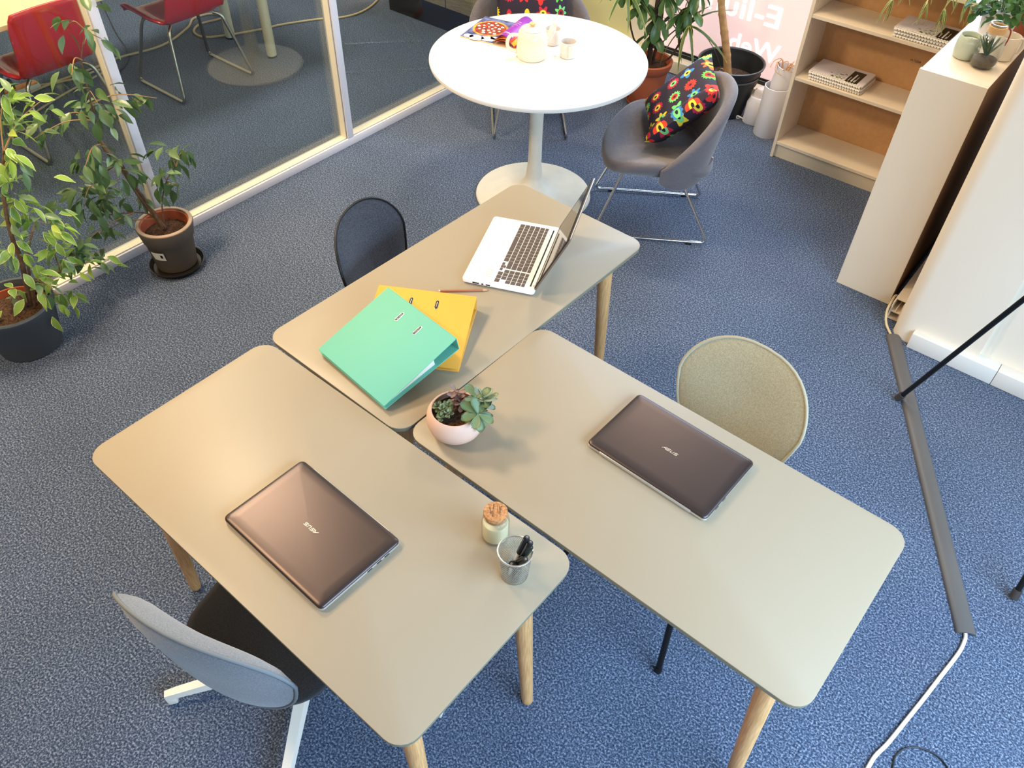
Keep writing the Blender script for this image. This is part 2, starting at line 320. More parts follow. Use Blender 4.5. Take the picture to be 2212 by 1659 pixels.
# pier, wall panel and trunking beside the low cabinet
def pier():
    P = [(0.0, 3.235), (0.0, 4.94), (-0.36, 4.94), (-0.36, 3.30)]
    for k in range(1, 9):
        a = R(180 + 90*k/8); P.append((-0.295 + 0.065*math.cos(a), 3.30 + 0.065*math.sin(a)))
    return [(x, y) for x, y in P]
pp = pier(); g = G(); g.loft([[(x, y, 0.0) for x, y in pp], [(x, y, H) for x, y in pp]]); struct('wall_pier', g, WALLW)
struct('wall_right', G().box(-0.268, 1.75, 3.262, 3.40, 0.0, H), WALLW)
g = G(); g.rbox(-0.27, 0.093, 3.201, 3.262, 0.002, 0.082, 0.003).rbox(0.095, 1.74, 3.201, 3.262, 0.002, 0.082, 0.003); struct('baseboard_right', g, WHITE)
# open-ended floor trunking behind the cabinet
g = G(); g.box(-0.415, -0.361, 3.34, 4.80, 0.004, 0.010).box(-0.415, -0.409, 3.34, 4.80, 0.01, 0.098).box(-0.369, -0.361, 3.34, 4.80, 0.01, 0.098)
g.box(-0.415, -0.361, 3.372, 4.80, 0.094, 0.100).box(-0.409, -0.369, 3.34, 4.80, 0.044, 0.050).box(-0.392, -0.388, 3.341, 4.80, 0.05, 0.07)
trk = struct('baseboard_trunking', g, LAMIN)

# ------------------------------------------------------------------ glazed partition to the meeting room
tf = -3.42
g = G(); g.rbox(tf-0.012, tf, -3.5, 4.95, 0.0, 0.045, 0.002).box(tf-0.075, tf-0.017, -3.5, 4.95, 0.0, 0.043)
part_ = struct('wall_partition', g, FRAMEW)
struct('gasket', G().box(tf-0.017, tf-0.012, -3.5, 4.95, 0.0, 0.0405), BLACK, part_)
bead = mat('frame_cream', (236, 224, 196), 0.45)
struct('glazing_bead', G().rbox(tf-0.062, tf-0.0175, -3.5, 4.95, 0.043, 0.047, 0.0015), bead, part_)
for s0 in (-1.0, 0.33, 1.535, 2.765, 4.0):
    struct('mullion', G().rbox(tf-0.012, tf, s0, s0+0.042, 0.045, H, 0.002).box(tf-0.075, tf-0.017, s0, s0+0.036, 0.043, H), FRAMEW, part_)
    struct('gasket', G().box(tf-0.017, tf-0.012, s0+0.003, s0+0.034, 0.045, H), BLACK, part_)
    struct('glazing_bead', G().box(tf-0.062, tf-0.0175, s0-0.003, s0, 0.047, H), bead, part_)
edges = [-3.5, -1.0, 0.33, 1.535, 2.765, 4.0, 4.95]
for a, b in zip(edges[:-1], edges[1:]):
    struct('pane', G().box(tf-0.066, tf-0.058, a+0.036, b, 0.043, H-0.02), GLASS, part_)

# ================================================================== three desks
def desk(cx, cy, rz, label):
    t = thing('desk', label, 'desk', (cx, cy, 0), rz, 'grey desks pushed together')
    slab(G(), 1.2, 0.6, 0.052, 0.7365, 0.74, 0.0012).build('tabletop', LINO, t)
    slab(G(), 1.197, 0.597, 0.051, 0.722, 0.7365, 0.001).build('board', EDGE, t)
    g = G(); g.box(-0.47, 0.47, -0.19, -0.165, 0.685, 0.722).box(-0.47, 0.47, 0.165, 0.19, 0.685, 0.722).box(-0.47, -0.445, -0.165, 0.165, 0.685, 0.722).box(0.445, 0.47, -0.165, 0.165, 0.685, 0.722)
    g.build('under_frame', WHITE, t)
    for sx in (-1, 1):
        for sy in (-1, 1):
            top = Vector((sx*0.500, sy*0.205, 0.712)); foot = Vector((sx*0.545, sy*0.212, 0.0))
            ax = (top-foot); M = Matrix.Translation(foot) @ ax.to_track_quat('Z', 'Y').to_matrix().to_4x4(); L = ax.length
            lg = G().lathe([(0.013, 0.0), (0.0165, 0.004), (0.018, 0.02), (0.0225, L*0.45), (0.027, L*0.85), (0.027, L-0.03)], 20, M).build('leg', OAK, t)
            G().lathe([(0.0285, L-0.03), (0.029, L-0.028), (0.029, L)], 20, M).build('collar', WHITE, lg)
    return t
desk(-0.482, 1.211, -0.676, 'grey desk with rounded corners holding the mesh pen cup and cork-lidded candle jar')
desk(0.363, 1.318, -0.681, 'grey desk with rounded corners where the olive chair sits behind a closed laptop')
desk(-0.153, 2.110, 0.879, 'grey desk with rounded corners carrying the open white laptop and both ring binders')

# ================================================================== upholstered shell chairs at the desks
def shell(wd, Hh, z0, y0, tilt, bend, th, wb=0.75, nt=2.6, rings=7, n=48):
    """front and back faces of a cushioned backrest, and its rim path (local: facing -y)"""
    def pt(k, rho, side):
        a = 2*math.pi*k/n; ca, sa = math.cos(a), math.sin(a)
        uu = math.copysign(abs(ca)**(2/nt), ca)*wd/2*rho; vv = (math.copysign(abs(sa)**(2/nt), sa)*rho+1)/2*Hh
        uu *= wb + (1-wb)*min(1, vv/Hh*1.6)
        off = th*(1-rho**5)*(1.0 if side < 0 else 0.35)
        y = y0 - bend*(uu/(wd/2))**2 + side*off
        return (uu, y + vv*math.sin(tilt), z0 + vv*math.cos(tilt))
    rh = [math.sin(math.pi/2*i/rings)**0.8 for i in range(rings+1)]; rh[0] = 0.02
    front = [[pt(k, r, -1) for k in range(n)] for r in rh]; back = [[pt(-k, r, 1) for k in range(n)] for r in rh]
    gf = G().loft(front, True, False); gb = G().loft(back, True, False)
    return gf, gb, [pt(k, 1.0, 0) for k in range(n)]
def fabric(name, c, c2):
    return mat(name, c, 0.95, spec=0.15, vary=(280, c2, 0.15), bump=(420, 0.25, 0.002), sheen=0.3)
F_DARK = fabric('fabric_charcoal', (44, 46, 54), (80, 82, 90)); F_OLIVE = fabric('fabric_olive', (180, 171, 142), (156, 147, 119)); F_BLUE = fabric('fabric_bluegrey', (136, 143, 152), (110, 118, 128))
F_DARKSEAT = fabric('fabric_black', (30, 30, 32), (42, 42, 44))
def shell_chair(label, loc, rz, fab, pipe, base, wd=0.45, Hh=0.42, tilt=0.26, bend=0.06, z0=0.42, seatfab=None, th=0.022, sy=0.0, bx=0.0, by=0.0):
    t = thing('shell_chair', label, 'chair', (loc[0], loc[1], 0), rz)
    gf, gb, rim = shell(wd, Hh, z0, 0.22, tilt, bend, th)
    bk = gf.build('backrest', fab, t, 60)
    gb.build('backrest_cover', fab, bk, 60)
    G().tube(rim, 0.005, 6, True).build('piping', pipe, bk, 80)
    g = G(); L = []
    for ins, z in ((0.05, 0.405), (0.012, 0.412), (0.0, 0.43), (0.006, 0.45), (0.03, 0.463), (0.10, 0.468)):
        L.append([(x, y, z) for x, y in rrect(0.44-2*ins, 0.42-2*ins, max(0.12-ins*0.6, 0.02), 8, 0, 0.02+sy)])
    g.loft(L); g.build('seat', seatfab or fab, t, 60)
    if base == 'legs':
        for sx in (-1, 1):
            G().tube(bent([(sx*0.13, -0.12, 0.41), (sx*0.16, -0.16, 0.39), (sx*0.234, -0.300, 0.012)], 0.03), 0.010, 10).build('leg', BLACKM, t)
            G().tube(bent([(sx*0.13, 0.12, 0.41), (sx*0.16, 0.15, 0.39), (sx*0.225, 0.24, 0.012)], 0.03), 0.010, 10).build('leg', BLACKM, t)
        for sx, sy in ((-0.234, -0.30), (0.234, -0.30), (-0.225, 0.24), (0.225, 0.24)):
            G().lathe([(0.012, 0.0), (0.013, 0.008), (0.011, 0.02)], 12, Matrix.Translation((sx, sy, 0))).build('foot', BLACK, t)
    else:
        G().lathe([(0.045, 0.07), (0.04, 0.12), (0.025, 0.16), (0.022, 0.40), (0.09, 0.405)], 20, Matrix.Translation((bx, by, 0))).build('column', WHITE, t)
        for k in range(5):
            a = base + k*2*math.pi/5
            M = Matrix.Translation((bx, by, 0)) @ Matrix.Rotation(a, 4, 'Z') @ Matrix.Diagonal((1.13, 1, 1, 1))
            g = G(); g.loft([[(0.02, -0.022, 0.055), (0.02, 0.022, 0.055), (0.02, 0.018, 0.105), (0.02, -0.018, 0.105)], [(0.22, -0.018, 0.048), (0.22, 0.018, 0.048), (0.22, 0.014, 0.080), (0.22, -0.014, 0.080)],
                    [(0.355, -0.015, 0.040), (0.355, 0.015, 0.040), (0.355, 0.012, 0.062), (0.355, -0.012, 0.062)], [(0.385, -0.012, 0.030), (0.385, 0.012, 0.030), (0.385, 0.010, 0.056), (0.385, -0.010, 0.056)]], M=M)
            g.rbox(0.36, 0.386, -0.012, 0.012, 0.0, 0.042, 0.004, 2, M)
            g.build('base_arm', mat('white_metal', (232, 226, 214), 0.4), t)
    return t
shell_chair('charcoal fabric chair pulled to the desk with the open white laptop', (-0.293, 2.295), R(70), F_DARK, BLACK, 'legs', wd=0.44, tilt=0.25)
shell_chair('olive beige fabric chair with rounded piped back and black legs', (0.527, 1.522), R(-44), F_OLIVE, mat('piping_pale', (178, 172, 148), 0.8), 'legs', wd=0.44, tilt=0.25)
shell_chair('blue-grey felt swivel chair with dark seat on a white star base', (-0.605, 1.055), R(156), F_BLUE, mat('piping_grey', (120, 128, 134), 0.8), R(197-156), wd=0.505, tilt=0.14, bend=0.05, seatfab=F_DARKSEAT, th=0.052, sy=-0.03, bx=0.016, by=-0.07)

# ================================================================== round tulip table
t = thing('round_table', 'white round pedestal table with the teapot and magazine on it', 'table', (0.084, 3.835, 0))
WT = mat('table_white', (240, 236, 228), 0.35); WTB = mat('table_base_white', (226, 218, 200), 0.45, vary=(14, (218, 209, 192), 0.2))
G().lathe([(0.515, 0.730), (0.524, 0.733), (0.527, 0.742), (0.526, 0.752), (0.522, 0.755)], 96).build('tabletop', WT, t, loc=(-0.004, 0.018, 0))
G().lathe([(0.045, 0.115), (0.036, 0.20), (0.034, 0.34), (0.036, 0.52), (0.045, 0.66), (0.07, 0.715), (0.10, 0.731)], 40).build('stem', WTB, t)
G().lathe([(0.308, 0.0), (0.312, 0.008), (0.308, 0.016), (0.25, 0.026), (0.16, 0.036), (0.10, 0.05), (0.068, 0.075), (0.05, 0.10), (0.045, 0.116)], 72).build('foot', WTB, t)

# ================================================================== lounge chairs
F_LOUNGE = mat('lounge_grey_wool', (114, 108, 112), 0.9, spec=0.2, vary=(60, (100, 94, 98), 0.25), bump=(300, 0.2, 0.002), sheen=0.35, stretch=(1, 1, 6))
def lounge(label, loc, rz):
    t = thing('lounge_chair', label, 'chair', (loc[0], loc[1], 0), rz, None)
    n = 56
    def outl(a):
        ca, sa = math.cos(a), math.sin(a); e = 2.5
        x = math.copysign(abs(ca)**(2/e), ca)*0.335; y = math.copysign(abs(sa)**(2/e), sa)*0.275
        return x, y
    def zz(x, y): return 0.395 + 0.085*(abs(x)/0.335)**2.4*(1 if y > -0.15 else max(0.25, 1-(-0.15-y)*4)) - 0.012*max(0, -y/0.275)**3 - 0.018*max(0, y/0.275)
    def ring(rho, dz, pinch=1.0):
        out = []
        for k in range(n):
            x, y = outl(2*math.pi*k/n); x *= rho; y *= rho
            wr = 0.004*math.sin(9*x*7+y*26)*max(0, 1-abs(y+0.05)*6)*(1 if dz > 0 else 0)
            out.append((x, y-0.01, zz(x, y) + dz + wr))
        return out
    g = G(); g.loft([ring(0.05, -0.06), ring(0.5, -0.058), ring(0.85, -0.045), ring(0.97, -0.025), ring(1.0, 0.0), ring(0.985, 0.018), ring(0.93, 0.032), ring(0.75, 0.038), ring(0.5, 0.036), ring(0.25, 0.035), ring(0.04, 0.035)])
    g.build('seat', F_LOUNGE, t, 70)
    # wrap-around back: a thick crescent that drops towards the seat front
    nu, nv = 40, 8
    def prof(u):
        a = (u-0.5)*2; A = a*R(93)
        low = 0.40 - 0.05*(1-abs(a)**3); high = 0.47 + 0.27*(max(0, math.cos(a*math.pi/2))**1.1 if abs(a) < 1 else 0)
        return a, A, low, high
    def P(u, v, off):
        a, A, low, high = prof(u)
        z = low + (high-low)*v; flare = 0.07*v*(0.5+0.5*math.cos(a*math.pi/2))
        rx = 0.315 + flare*0.7 + off; ry = 0.215 + flare + off
        return (rx*math.sin(A), ry*math.cos(A)+0.0, z)
    rings = []
    for i in range(nu+1):
        u = i/nu; a = abs((u-0.5)*2); th = 0.026*max(0.15, (1-a**8)); r = []
        for j in range(nv+1): r.append(P(u, j/nv, -th))
        for k in range(1, 5): r.append(tuple(Vector(P(u, 1.0, -th + 2*th*k/5)) + Vector((0, 0, th*0.9*math.sin(math.pi*k/5)))))
        for j in range(nv, -1, -1): r.append(P(u, j/nv, th))
        for k in range(1, 5): r.append(tuple(Vector(P(u, 0.0, th - 2*th*k/5)) - Vector((0, 0, th*0.9*math.sin(math.pi*k/5)))))
        rings.append(r)
    G().loft(rings).build('backrest', F_LOUNGE, t, 60)
    for sx in (-1, 1):
        x = sx*0.22
        f = G().tube(bent([(sx*0.15, -0.17, 0.345), (x, -0.292, 0.014), (x, 0.292, 0.014), (sx*0.17, 0.10, 0.35)], 0.035), 0.0075, 10).build('sled_frame', CHROME, t)
        for y in (-0.20, 0.20):
            G().rbox(x-0.008, x+0.008, y-0.016, y+0.016, 0.0, 0.010, 0.002).build('glide', BLACK, f)
        G().tube(bent([(sx*0.13, -0.12, 0.335), (sx*0.16, 0.10, 0.338), (sx*0.17, 0.19, 0.325), (sx*0.15, 0.24, 0.455)], 0.03), 0.0065, 8).build('back_support', CHROME, t)
    G().tube([(-0.155, -0.165, 0.34), (0.155, -0.165, 0.34)], 0.0065, 8).build('crossbar', CHROME, t)
    G().tube([(-0.17, 0.10, 0.345), (0.17, 0.10, 0.345)], 0.0065, 8).build('crossbar', CHROME, t)
    return t
lounge('grey wool lounge chair on a chrome sled frame, turned side-on, cushion standing in it', (0.695, 3.655), R(-94.6))
lounge('grey wool lounge chair behind the round table, half hidden by the tabletop', (0.046, 4.70), R(3.4))
# ================================================================== laptops
LAPSILV = mat('laptop_silver', (206, 204, 198), 0.35, 0.7); LAPWHITE = mat('laptop_white', (250, 249, 248), 0.32, 0.0); PORT = mat('port_dark', (30, 30, 32), 0.5)
LIDM = mat('laptop_lid_metal', (86, 77, 77), 0.38, 0.85, stretch=(2, 240, 240), bump=(1.0, 0.05, 0.001)); LOGO = mat('logo_silver', (222, 214, 204), 0.3, 0.6)
KEYM = mat('key_grey', (92, 82, 78), 0.6); KEYLEG = mat('key_legend', (214, 208, 202), 0.6)
def logo_mesh(parent, z, m, outline=False):
    """the angular four-letter maker's mark"""
    S = []
    def bar(x0, y0, x1, y1, hh=0.0016): S.append((x0, y0, x1, y1, hh))
    def st(x, kind):
        u, h2 = 0.0075, 0.0075
        if kind == 'A': bar(x, 0, x+u*0.95, h2, 0.0014); bar(x+u*0.95, h2, x+u*1.25, h2); bar(x+u*0.62, h2*0.42, x+u*1.35, h2*0.42); bar(x+u*1.3, 0, x+u*1.3, h2, 0.0013)
        if kind == 'S': bar(x, h2, x+u, h2); bar(x, h2*0.5, x, h2, 0.0013); bar(x, h2*0.5, x+u, h2*0.5); bar(x+u, 0, x+u, h2*0.5, 0.0013); bar(x-0.0005, 0, x+u, 0)
        if kind == 'U': bar(x, 0, x, h2, 0.0013); bar(x, 0, x+u, 0); bar(x+u, 0, x+u, h2, 0.0013)
    st(-0.0235, 'A'); st(-0.0105, 'S'); st(0.0015, 'U'); st(0.0135, 'S')
    g = G()
    for x0, y0, x1, y1, hh in S:
        a = Vector((x0, y0, 0)); b = Vector((x1, y1, 0)); d = (b-a).normalized(); n = Vector((-d.y, d.x, 0))*hh/2; e = d*hh/2
        q = [a-e-n, b+e-n, b+e+n, a-e+n]; q = [(p.x + (p.y-0.004)*0.28, p.y-0.004) for p in q]
        g.loft([[(x, y, z) for x, y in q], [(x, y, z+0.0004) for x, y in q]])
    return g.build('logo', m, parent)
def closed_laptop(label, loc, rz):
    t = thing('laptop', label, 'laptop', (*loc, 0.74), rz, None)
    g = G(); slab(g, 0.378, 0.249, 0.012, 0.003, 0.0115, 0.002); g.build('base', LAPSILV, t)
    g = G(); slab(g, 0.36, 0.23, 0.01, 0.0012, 0.004, 0.001); g.build('bottom_cover', BLACK, t)
    for x in (-0.15, 0.15):
        for y in (-0.095, 0.095): G().lathe([(0.006, 0.0), (0.006, 0.002)], 10, Matrix.Translation((x, y, 0))).build('foot', BLACK, t)
    L = []
    for ins, z in ((0.0015, 0.0125), (0.0, 0.0135), (0.0006, 0.0165), (0.004, 0.0192), (0.012, 0.0208), (0.03, 0.0216)):
        L.append([(x, y, z) for x, y in rrect(0.379-2*ins, 0.250-2*ins, max(0.014-ins*0.3, 0.004), 6, 0, 0)])
    lid = G().loft(L).build('lid', LIDM, t, 50)
    logo_mesh(lid, 0.0215, LOGO)
    G().rbox(-0.145, 0.145, -0.1275, -0.118, 0.0055, 0.0150, 0.002).build('hinge_bar', LAPSILV, t)
    for sx, ys in ((1, (-0.075, -0.04)), (-1, (-0.085, -0.06, -0.03))):
        for y in ys: G().box(sx*0.1889-0.0006, sx*0.1889+0.0006, y, y+0.015, 0.0055, 0.0095).build('port', PORT, t)
    return t
closed_laptop('closed grey-brown metal laptop beside the olive chair, hinge strip turned outward', (0.434, 1.408), R(-40.0))
closed_laptop('closed bronze-lit metal laptop in front of the blue-grey swivel chair', (-0.485, 1.127), R(140.0))

t = thing('laptop', 'open white laptop with dark keys and tilted-back screen', 'laptop', (-0.0105, 2.2815, 0.74), R(-104.5))
b = slab(G(), 0.380, 0.248, 0.012, 0.004, 0.020, 0.003).build('base', LAPWHITE, t)
slab(G(), 0.362, 0.232, 0.010, 0.001, 0.006, 0.001).build('bottom_cover', BLACK, t)
rows = [[1.08,1,1,1.08,4.6,1,1,1.15,'g',.8,'ud',.8,'g',1,1,1.05], [1.3,.85]+[1]*10+[2.45,'g',1,1,1,'t'], [1.6]+[1]*11+[2.1,'g',1,1,1,1], [1.5]+[1]*12+[1.25,'g',1,1,1,1], [.9]+[1]*12+[1.75,'g',1,1,1,1], [.85]+[.86]*13+[.86,'g',.86,.86,.86,.86]]
def key(x0, x1, y0, y1):
    k = G().rbox(x0, x1, y0, y1, 0.0195, 0.0212, 0.0006, 1).build('key', KEYM, b)
    return k
y = -0.0175
for ri, row in enumerate(rows):
    hgt = 0.0135 if ri == 5 else 0.0185; tot = sum(v if not isinstance(v, str) else {'g': .3, 'ud': .8, 't': 1}[v] for v in row); U1 = 0.345/tot; x = -0.169
    for v in row:
        if v == 'g': x += .3*U1
        elif v == 'ud':
            key(x+0.001, x+.8*U1-0.001, y+0.001, y+hgt/2-0.0005); key(x+0.001, x+.8*U1-0.001, y+hgt/2+0.0005, y+hgt-0.0015); x += .8*U1
        elif v == 't': x += U1
        else:
            low = (v == .8); key(x+0.001, x+v*U1-0.001, y+0.001, y+(hgt*0.55 if low else hgt-0.0015)); x += v*U1
    y += hgt
for x0, x1, y0, y1, nm in ((-0.165, 0.165, 0.1035, 0.1085, 'vent_slot'), (-0.0895, -0.0885, -0.104, -0.042, 'touchpad_seam')):
    G().box(x0, x1, y0, y1, 0.0199, 0.0202).build(nm, BLACK if nm == 'vent_slot' else mat('seam_grey', (196, 194, 190), 0.5), b)
sg = G()
for i in range(6):
    for j in range(4): sg.box(0.114+j*0.012, 0.114+j*0.012+0.009, -0.055+i*0.0042, -0.055+i*0.0042+0.0012, 0.0199, 0.0201)
sg.build('printed_sticker', mat('sticker_brown', (196, 150, 110), 0.6), b)
for k, (yy, ln) in enumerate(((-0.086, 0.022), (-0.055, 0.006), (-0.040, 0.014))): G().box(0.1895, 0.1906, yy, yy+ln, 0.009, 0.014).build('port', PORT, b)
G().lathe([(0.0055, -0.162), (0.0055, 0.162)], 12, Matrix.Translation((0, 0.119, 0.0205)) @ Matrix.Rotation(R(90), 4, 'Y')).build('hinge_bar', LAPWHITE, t)
lidM = Matrix.Translation((0, 0.1195, 0.0225)) @ Matrix.Rotation(R(65), 4, 'X')
g = G(); slab(g, 0.380, 0.246, 0.012, -0.0075, -0.002, 0.0015, 6, 0, 0.126, lidM); ld = g.build('lid', mat('lid_back', (150, 142, 138), 0.35, 0.8), t)
g = G(); slab(g, 0.374, 0.240, 0.010, -0.0022, 0.0, 0.0005, 6, 0, 0.126, lidM); g.build('bezel', BLACK, ld)
g = G(); g.box(-0.172, 0.172, 0.026, 0.226, -0.0004, 0.0006, lidM); g.build('screen', mat('screen_glossy', (26, 26, 28), 0.06, spec=0.8), ld)

# ================================================================== ring binders
def binder(label, origin, rz, tilt, T, t2, colr, name):
    m = mat(name, colr, 0.6, spec=0.3); me_ = mat(name + '_inside', tuple(int(c*0.82) for c in colr), 0.5)
    t = thing('ring_binder', label, 'binder', origin, 0, None, rot=(Matrix.Rotation(rz, 4, 'Z') @ Matrix.Rotation(-tilt, 4, 'X')).to_euler())
    L, D, th = 0.320, 0.285, 0.0026
    g = G(); slab(g, L, D, 0.003, 0.0, th, 0.0008, 3, 0, D/2); g.build('back_cover', m, t)
    g = G(); g.rbox(-L/2, L/2, -th, 0.0002, 0.0, T, 0.0009, 2); g.build('spine', m, t)
    al = math.atan2(T-t2, D); CM = Matrix.Translation((0, 0, T)) @ Matrix.Rotation(-al, 4, 'X')
    g = G(); slab(g, L, D/math.cos(al), 0.003, -th, 0.0, 0.0008, 3, 0, D/math.cos(al)/2, CM); cv = g.build('front_cover', m, t)
    for x in (-0.042, 0.042):
        ring = [(x + 0.0048*math.cos(a) , 0.052 + (0.0125 if math.sin(a) >= 0 else -0.0125) + 0.0048*math.sin(a), 0.0006) for a in [2*math.pi*k/20 for k in range(20)]]
        G().tube(ring, 0.0007, 6, True, CM).build('slot_rim', ALU, cv)
        g = G(); g.loft([[(p[0], p[1], 0.0001) for p in ring], [(p[0], p[1], 0.0003) for p in ring]], M=CM); g.build('slot', BLACK, cv)
        G().tube([(x, 0.040, 0.0002), (x, 0.046, 0.0016), (x, 0.058, 0.0016), (x, 0.064, 0.0002)], 0.0013, 8, False, CM).build('ring_arch', STEEL, cv)
    # the sheets inside
    g = G(); y0, y1 = 0.085, 0.268
    def zt(y): return T - (T-t2)*y/D - th - 0.0015
    g.loft([[(-L/2+0.012, y0, th), (L/2-0.012, y0, th), (L/2-0.012, y0, zt(y0)), (-L/2+0.012, y0, zt(y0))], [(-L/2+0.012, y1, th), (L/2-0.012, y1, th), (L/2-0.012, y1, zt(y1)), (-L/2+0.012, y1, zt(y1))]])
    g.build('paper_sheets', PAPER, t)
    return t
binder('yellow ring binder lying half under the teal one', (-0.2785, 2.011, 0.742), R(171.9), R(0.5), 0.055, 0.012, (230, 172, 70), 'binder_yellow')
binder('teal green ring binder lying aslant on top of the yellow one', (-0.2735, 1.851, 0.802), R(135.5), R(11.0), 0.050, 0.018, (114, 192, 170), 'binder_teal')
# pencil
t = thing('pencil', 'reddish brown pencil lying between the yellow binder and the white laptop', 'pencil', (-0.171, 2.0835, 0.7438), R(4.4))
MX = Matrix.Rotation(R(90), 4, 'Y')
G().lathe([(0.0036, -0.075), (0.0036, 0.066)], 6, MX).build('body', mat('pencil_brown', (176, 112, 84), 0.5), t)
G().lathe([(0.0036, 0.066), (0.0012, 0.081)], 6, MX).build('sharpened_tip', mat('pencil_wood', (214, 172, 126), 0.7), t)
G().lathe([(0.0012, 0.081), (0.0003, 0.085)], 6, MX).build('lead', BLACK, t)
G().lathe([(0.0036, -0.080), (0.0036, -0.075)], 6, MX).build('pale_end', PAPER, t)

# ================================================================== candle jar and pen cup
t = thing('candle_jar', 'glass jar of cream wax with a printed cork lid', 'candle', (-0.030, 1.136, 0.74))
G().lathe([(0.031, 0.0), (0.034, 0.003), (0.0345, 0.010), (0.0345, 0.066), (0.033, 0.074), (0.029, 0.079), (0.029, 0.086), (0.0305, 0.088), (0.0305, 0.0885), (0.0275, 0.0885), (0.0265, 0.079), (0.031, 0.072), (0.0325, 0.064), (0.0325, 0.008), (0.030, 0.005)], 36).build('glass', JAR, t)
G().lathe([(0.028, 0.006), (0.0318, 0.009), (0.0318, 0.058), (0.030, 0.062), (0.020, 0.0625)], 36).build('wax', mat('wax_cream', (244, 234, 196), 0.5), t)
ck = G().lathe([(0.0262, 0.080), (0.0262, 0.0895), (0.0285, 0.090), (0.0295, 0.092), (0.0295, 0.102), (0.0285, 0.1035)], 32).build('cork_lid', mat('cork', (206, 154, 104), 0.85, vary=(170, (160, 108, 66), 0.16), bump=(200, 0.5, 0.002)), t)
INK = mat('ink_brown', (92, 62, 40), 0.8)
text_mesh('Salted', 0.0105, INK, 'print', ck, (0.0085, 0.016, 0.1036), (0, 0, R(-93)), 0.0002)
text_mesh('Salted Caramel', 0.0060, INK, 'print', ck, (-0.0065, 0.021, 0.1036), (0, 0, R(-93)), 0.0002)
text_mesh('candle', 0.0085, INK, 'print', ck, (-0.0165, 0.013, 0.1036), (0, 0, R(-80)), 0.0002)
G().box(0.0035, 0.0042, -0.018, 0.018, 0.1035, 0.1037).build('print', INK, ck)

t = thing('pen_cup', 'silver wire mesh pen cup with black pens in it', 'pen holder', (0.0195, 1.030, 0.74))
def mesh_tube_pts(h0, h1, r0, r1, a0, tw, n=14): return [((r0+(r1-r0)*k/n)*math.cos(a0+tw*k/n), (r0+(r1-r0)*k/n)*math.sin(a0+tw*k/n), h0+(h1-h0)*k/n) for k in range(n+1)]
g = G()
for k in range(52):
    a = 2*math.pi*k/52
    g.tube(mesh_tube_pts(0.006, 0.097, 0.0325, 0.0405, a, 1.15), 0.00055, 3, caps=False); g.tube(mesh_tube_pts(0.006, 0.097, 0.0325, 0.0405, a, -1.15), 0.00055, 3, caps=False)
o = g.build('wire_mesh', mat('wire_silver', (206, 204, 196), 0.4, 0.8), t); o['kind'] = 'stuff'
G().tube([(0.041*math.cos(2*math.pi*k/48), 0.041*math.sin(2*math.pi*k/48), 0.0985) for k in range(48)], 0.0021, 8, True).build('rim', mat('rim_silver', (226, 222, 212), 0.25, 0.8), t)
G().lathe([(0.0315, 0.0), (0.0325, 0.001), (0.0335, 0.010), (0.033, 0.011), (0.031, 0.003), (0.0, 0.003)], 40, cap0=True, cap1=False).build('bottom_cup', STEEL, t)
def pen(label, foot, tip, capcol=BLACK, clear=False):
    p0 = Vector(foot); p1 = Vector(tip); ax = p1-p0; L = ax.length
    o = thing('pen', label, 'pen', p0, 0, 'pens in the mesh cup', rot=ax.to_track_quat('Z', 'Y').to_euler())
    if clear: G().lathe([(0.0008, 0.0), (0.0048, 0.012), (0.0062, 0.03), (0.0062, L-0.052)], 10).build('barrel', mat('barrel_clear', (206, 210, 214), 0.2), o)
    else: G().lathe([(0.0008, 0.0), (0.0048, 0.012), (0.0064, 0.03), (0.0064, L-0.052)], 10).build('barrel', mat('barrel_black', (26, 28, 26), 0.4), o)
    G().lathe([(0.0074, L-0.056), (0.0080, L-0.050), (0.0078, L-0.004), (0.0062, L)], 12).build('cap', capcol, o)
    G().lathe([(0.003, L), (0.003, L+0.0008)], 8).build('cap_button', mat('button_grey', (120, 112, 106), 0.4), o)
    G().rbox(-0.0016, 0.0016, 0.0076, 0.0098, L-0.048, L-0.004, 0.0006, 1).build('clip', mat('clip_grey', (70, 72, 70), 0.4), o)
C0 = Vector((0.0195, 1.030, 0.744))
pen('black-capped pen with a clear barrel, the tallest in the mesh cup', C0+Vector((-0.014, -0.008, 0.001)), C0+Vector((0.026, 0.014, 0.132)), clear=True)
pen('black pen leaning beside the tallest one in the mesh cup', C0+Vector((-0.006, -0.015, 0.001)), C0+Vector((0.034, 0.006, 0.125)))
pen('dark green marker leaning on the rim of the mesh cup', C0+Vector((-0.012, -0.004, 0.001)), C0+Vector((0.035, 0.000, 0.114)), mat('cap_green', (30, 40, 32), 0.4))
pen('short black pen lowest in the mesh cup', C0+Vector((0.016, 0.010, 0.001)), C0+Vector((-0.008, -0.030, 0.088)))
pen('black pen resting across the front of the mesh cup', C0+Vector((-0.018, 0.006, 0.001)), C0+Vector((0.024, -0.022, 0.097)), mat('cap_dark', (38, 40, 34), 0.35))

